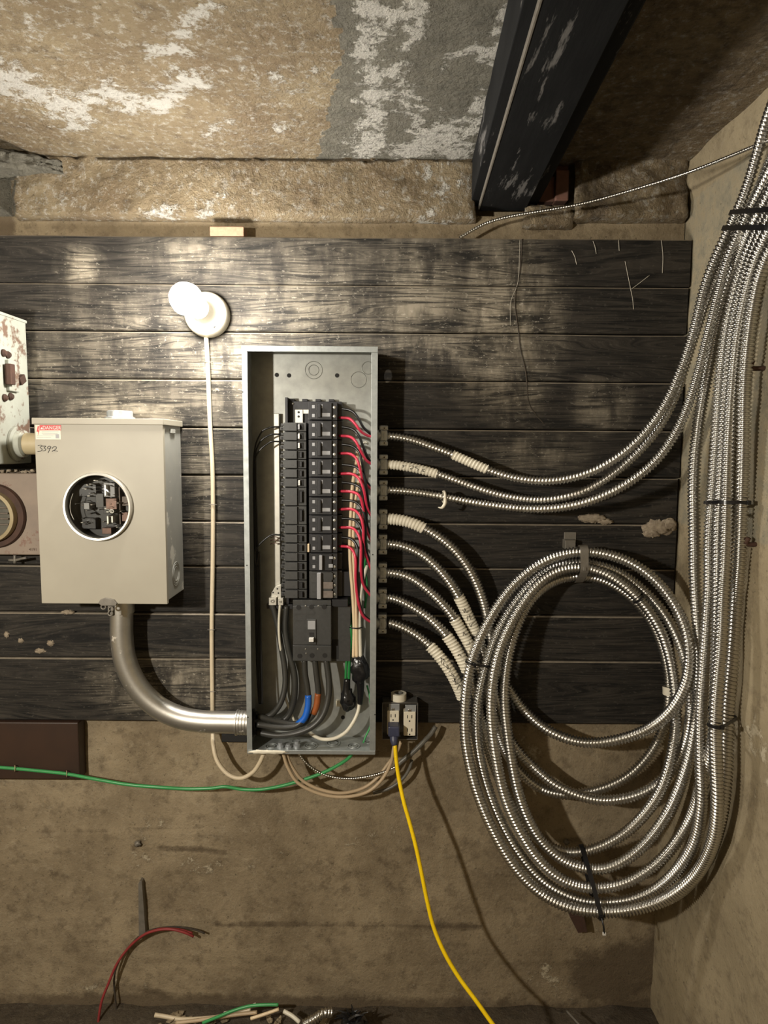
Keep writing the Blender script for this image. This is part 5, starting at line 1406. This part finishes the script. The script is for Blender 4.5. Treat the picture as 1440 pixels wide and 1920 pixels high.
MB().lathe((tp.x, -0.024, trz), (0, 0, 1), [(0.012, 0.0005), (0.0205, 0.0005), (0.0205, 0.019), (0.0125, 0.019), (0.012, 0.0005)], 32).obj('tape', M_WTAPE, tr_, 40)
MB().lathe((tp.x, -0.024, trz), (0, 0, 1), [(0.009, 0.0005), (0.012, 0.0005), (0.012, 0.0195), (0.0095, 0.0195), (0.009, 0.0005)], 24).obj('core', M_GREYC, tr_, 40)
# plug and yellow cord
yc = thing('extension_cord', 'yellow extension cord with a dark blue plug, hanging from the outlet', 'cord', P(740, 1378, 0.055))
a = P(739, 1366, 0.055)
MB().pbox(728, 1363, 749, 1382, 0.0505, 0.085).obj('plug_head', M_PLUG, yc, None, 0.003)
MB().tube([P(739, 1380, .072), P(739, 1390, .08), P(740.5, 1398, .085)], [0.012, 0.0105, 0.007], 16, .004).obj('plug_neck', M_PLUG, yc, 180)
MB().tube([P(740.5, 1396, .084), P(743, 1425, .092), (P(748, 1460, .10)), P(757, 1503, .115), P(766, 1535, .125), P(778, 1580, .14), P(789, 1630, .155), P(800, 1685, .17), P(813, 1738, .185), P(833, 1786, .205), P(860, 1832, .225), P(893, 1877, .25), P(925, 1922, .275), P(965, 1975, .31)], 0.0052, 12, .008).obj('cord', M_YELLOW, yc, 180)

# ============================================================ lower wall details
MB().prism([(P(x, y, -.02).x, P(x, y, -.02).z) for x, y in ((261, 1654), (264, 1648), (268, 1650), (275, 1750), (270, 1757), (262, 1752))], -0.035, -0.012).obj('rusty_strap', M_STRAP, None, None, 0.001, 'narrow dark metal strap sticking out of the lower concrete wall', 'strap')
GRW = 'red wires low on the concrete wall'
wire('loose_wire', [(363, 1756, .0), (345, 1748, .004), (318, 1742, .006), (290, 1745, .004), (268, 1754, .0), (243, 1775, -.008), (220, 1806, .0), (203, 1845, .01), (190, 1880, .02), (183, 1925, .03)], 0.0036, M_REDF, 'long faded red wire looping from the strap down to the floor', 'wire', GRW)
wire('loose_wire', [(361, 1750, -.006), (335, 1743, -.004), (300, 1742, -.004), (272, 1751, -.008)], 0.0036, M_REDF, 'short faded red wire stub above the long one at the strap', 'wire', GRW)
wire('loose_wire', [(384, 1750, -.01), (365, 1743, -.01), (330, 1738, -.012), (290, 1742, -.014), (262, 1755, -.016), (238, 1780, -.018), (222, 1805, -.018), (214, 1835, -.014), (217, 1880, -.01), (223, 1930, -.005)], 0.0026, M_ROOT, 'thin brown wire curving beside the red one on the lower wall', 'wire')
MB().prism([(P(x, y, -.01).x, P(x, y, -.01).z) for x, y in ((1068, 1718), (1094, 1714), (1101, 1746), (1084, 1749))], -0.035, -0.008).prism([(P(x, y, 0).x, P(x, y, 0).z) for x, y in ((1088, 1715), (1094, 1714), (1101, 1746), (1097, 1747))], -0.035, 0.004).obj('rusty_bracket', M_RUST, None, None, 0.001, 'small rusty bracket on the concrete below the coil', 'bracket')
MB().blob(P(258, 1582, -.024), (0.010, 0.006, 0.008), 12, 0.5).obj('anchor_stub', M_STRAP, None, 180, 0, 'corroded anchor stub in the lower concrete wall', 'anchor')
MB().blob(P(1062, 1578, -.024), (0.008, 0.008, 0.007), 14, 0.5).obj('anchor_stub', M_STRAP, None, 180, 0, 'corroded anchor stub on the concrete inside the coil', 'anchor')
# timber offcut on the ledge above the planks
blk = MB().pbox(393, 424, 457, 443, -0.05, -0.004).obj('wood_block', M_WOODBLK, None, None, 0.002, 'raw wooden block wedged on top of the planks under the concrete', 'wood block')
# nail-bracket on the right wall
for (x, y, q) in ((1400, 1020, 0.3), (1408, 690, 0.36)):
    p = fit(x, y, q, 0.006)
    MB().tube([Vector((XR + 0.01, p.y, p.z)), p, p + Vector((0, -0.006, 0.014))], 0.005, 8, .004).obj('wall_hook', M_RUST, None, 180, 0, 'dark rusty hook on the side wall, ' + ('level with the coil top' if y > 900 else 'well above the coil'), 'hook')
wire('dried_root', [(979, 448, .002), (976, 500, .003), (968, 540, .003), (966, 575, .003), (972, 620, .003), (976, 655, .003), (986, 700, .003), (991, 752, .003), (1003, 775, .003), (1020, 795, .002)], 0.0014, M_ROOT, 'thin dark dried root crawling down over the planks', 'root')
wire('dried_root', [(975, 450, .002), (974, 480, .004), (971, 530, .004), (958, 565, .003), (957, 610, .002)], 0.0005, M_WEB, 'pale hair thin root on the planks beside the dark one', 'root')
for pts in ([(1172, 490, .003), (1180, 530, .004), (1186, 560, .004), (1188, 580, .004)], [(1184, 542, .003), (1200, 530, .003), (1218, 516, .003)], [(1240, 450, .003), (1243, 480, .004), (1242, 512, .004)], [(1112, 452, .003), (1116, 464, .006), (1118, 476, .005)], [(1160, 450, .003), (1161, 470, .005)], [(1072, 470, .002), (1078, 482, .003), (1081, 496, .003)]):
    wire('cobweb_strand', pts, 0.0007, M_WEB, 'dusty cobweb strand hanging over the top right planks', 'cobweb', 'cobwebs at the top right planks')

# ============================================================ scraps on the floor
def PF(px, py, h):
    return PZ(px, py, ZF + h)
def scrap(pts, r, mt, label, name='wire_scrap', group=None, cat='wire scrap'):
    w = [Vector(P(x, y, q)) for x, y, q in pts]
    MB().tube(w, r, 8, .005).obj(name, mt, None, 180, 0, label, cat, group)
scrap([(290, 1903, .03), (310, 1906, .03), (340, 1911, .035), (380, 1910, .04), (420, 1905, .04), (470, 1893, .04)], 0.0058, M_NM, 'cream cable scrap topmost in the pile on the floor')
scrap([(380, 1918, .06), (410, 1906, .06), (440, 1894, .055), (470, 1886, .05), (500, 1884, .05), (522, 1884, .05)], 0.0042, M_GRNL, 'green wire scrap arching over the pile on the floor')
scrap([(330, 1918, .05), (380, 1912, .05), (430, 1904, .05), (482, 1898, .05)], 0.005, M_NM2, 'beige cable scrap in the floor pile, under the green one')
scrap([(420, 1900, .03), (450, 1895, .03), (480, 1883, .025)], 0.0045, M_WHTW, 'white wire scrap leaning in the floor pile')
scrap([(470, 1910, .06), (495, 1902, .055), (523, 1892, .05)], 0.0045, M_TANW, 'tan wire scrap at the right of the floor pile')
scrap([(532, 1896, .06), (548, 1905, .07), (562, 1917, .08)], 0.0055, M_WHTW, 'white sleeve scrap beside the crumpled armour on the floor')
scrap([(1063, 1896, .05), (1075, 1909, .08), (1090, 1926, .12)], 0.0032, M_STRAP, 'thin metal rod lying on the dark floor under the coil', 'metal_rod', None, 'rod')
w = [P(570, 1921, .09), P(590, 1910, .085), P(606, 1900, .08), P(622, 1898, .07)]
c, t = catmull(w, 0.0016)
vs_, fs = ribbed(c, t, 0.013, 0.008, 0.16, 12)
o = mesh_np('armour_scrap', vs_, fs, M_ARMOR); o['label'] = 'crumpled offcut of armour on the floor'; o['category'] = 'armour scrap'
m = MB()
for k in range(16):
    b0 = P(660 + random.uniform(-12, 12), 1912, 0.09 + random.uniform(-.02, .02))
    a_ = random.uniform(0.2, 2.9)
    e_ = b0 + Vector((math.cos(a_) * 0.045, random.uniform(-.02, .02), abs(math.sin(a_)) * 0.032))
    m.tube([b0, (b0 + e_) / 2 + Vector((0, 0, .006)), e_], [0.005, 0.004, 0.001], 5, .008)
m.blob(P(662, 1918, .09), (0.035, 0.03, 0.015), 3, 0.4)
m.obj('tape_tangle', M_TAPE, None, 60, 0, 'spiky tangle of black tape strips on the floor', 'tape tangle')
m = MB()
for k in range(60):
    x = random.uniform(280, 700); p = P(x, 1905 + random.uniform(0, 18), 0.07)
    m.blob((p.x, p.y - random.uniform(-0.05, .08), ZF + 0.010), (random.uniform(.006, .018),) * 2 + (random.uniform(.004, .012),), k, 0.6, 7, 5)
m.obj('rubble', M_WALL, None, None, 0, 'small rubble scattered over the floor along the wall', 'rubble', None, 'stuff')

for o in bpy.data.objects:
    if '_org' in o:
        del o['_org']
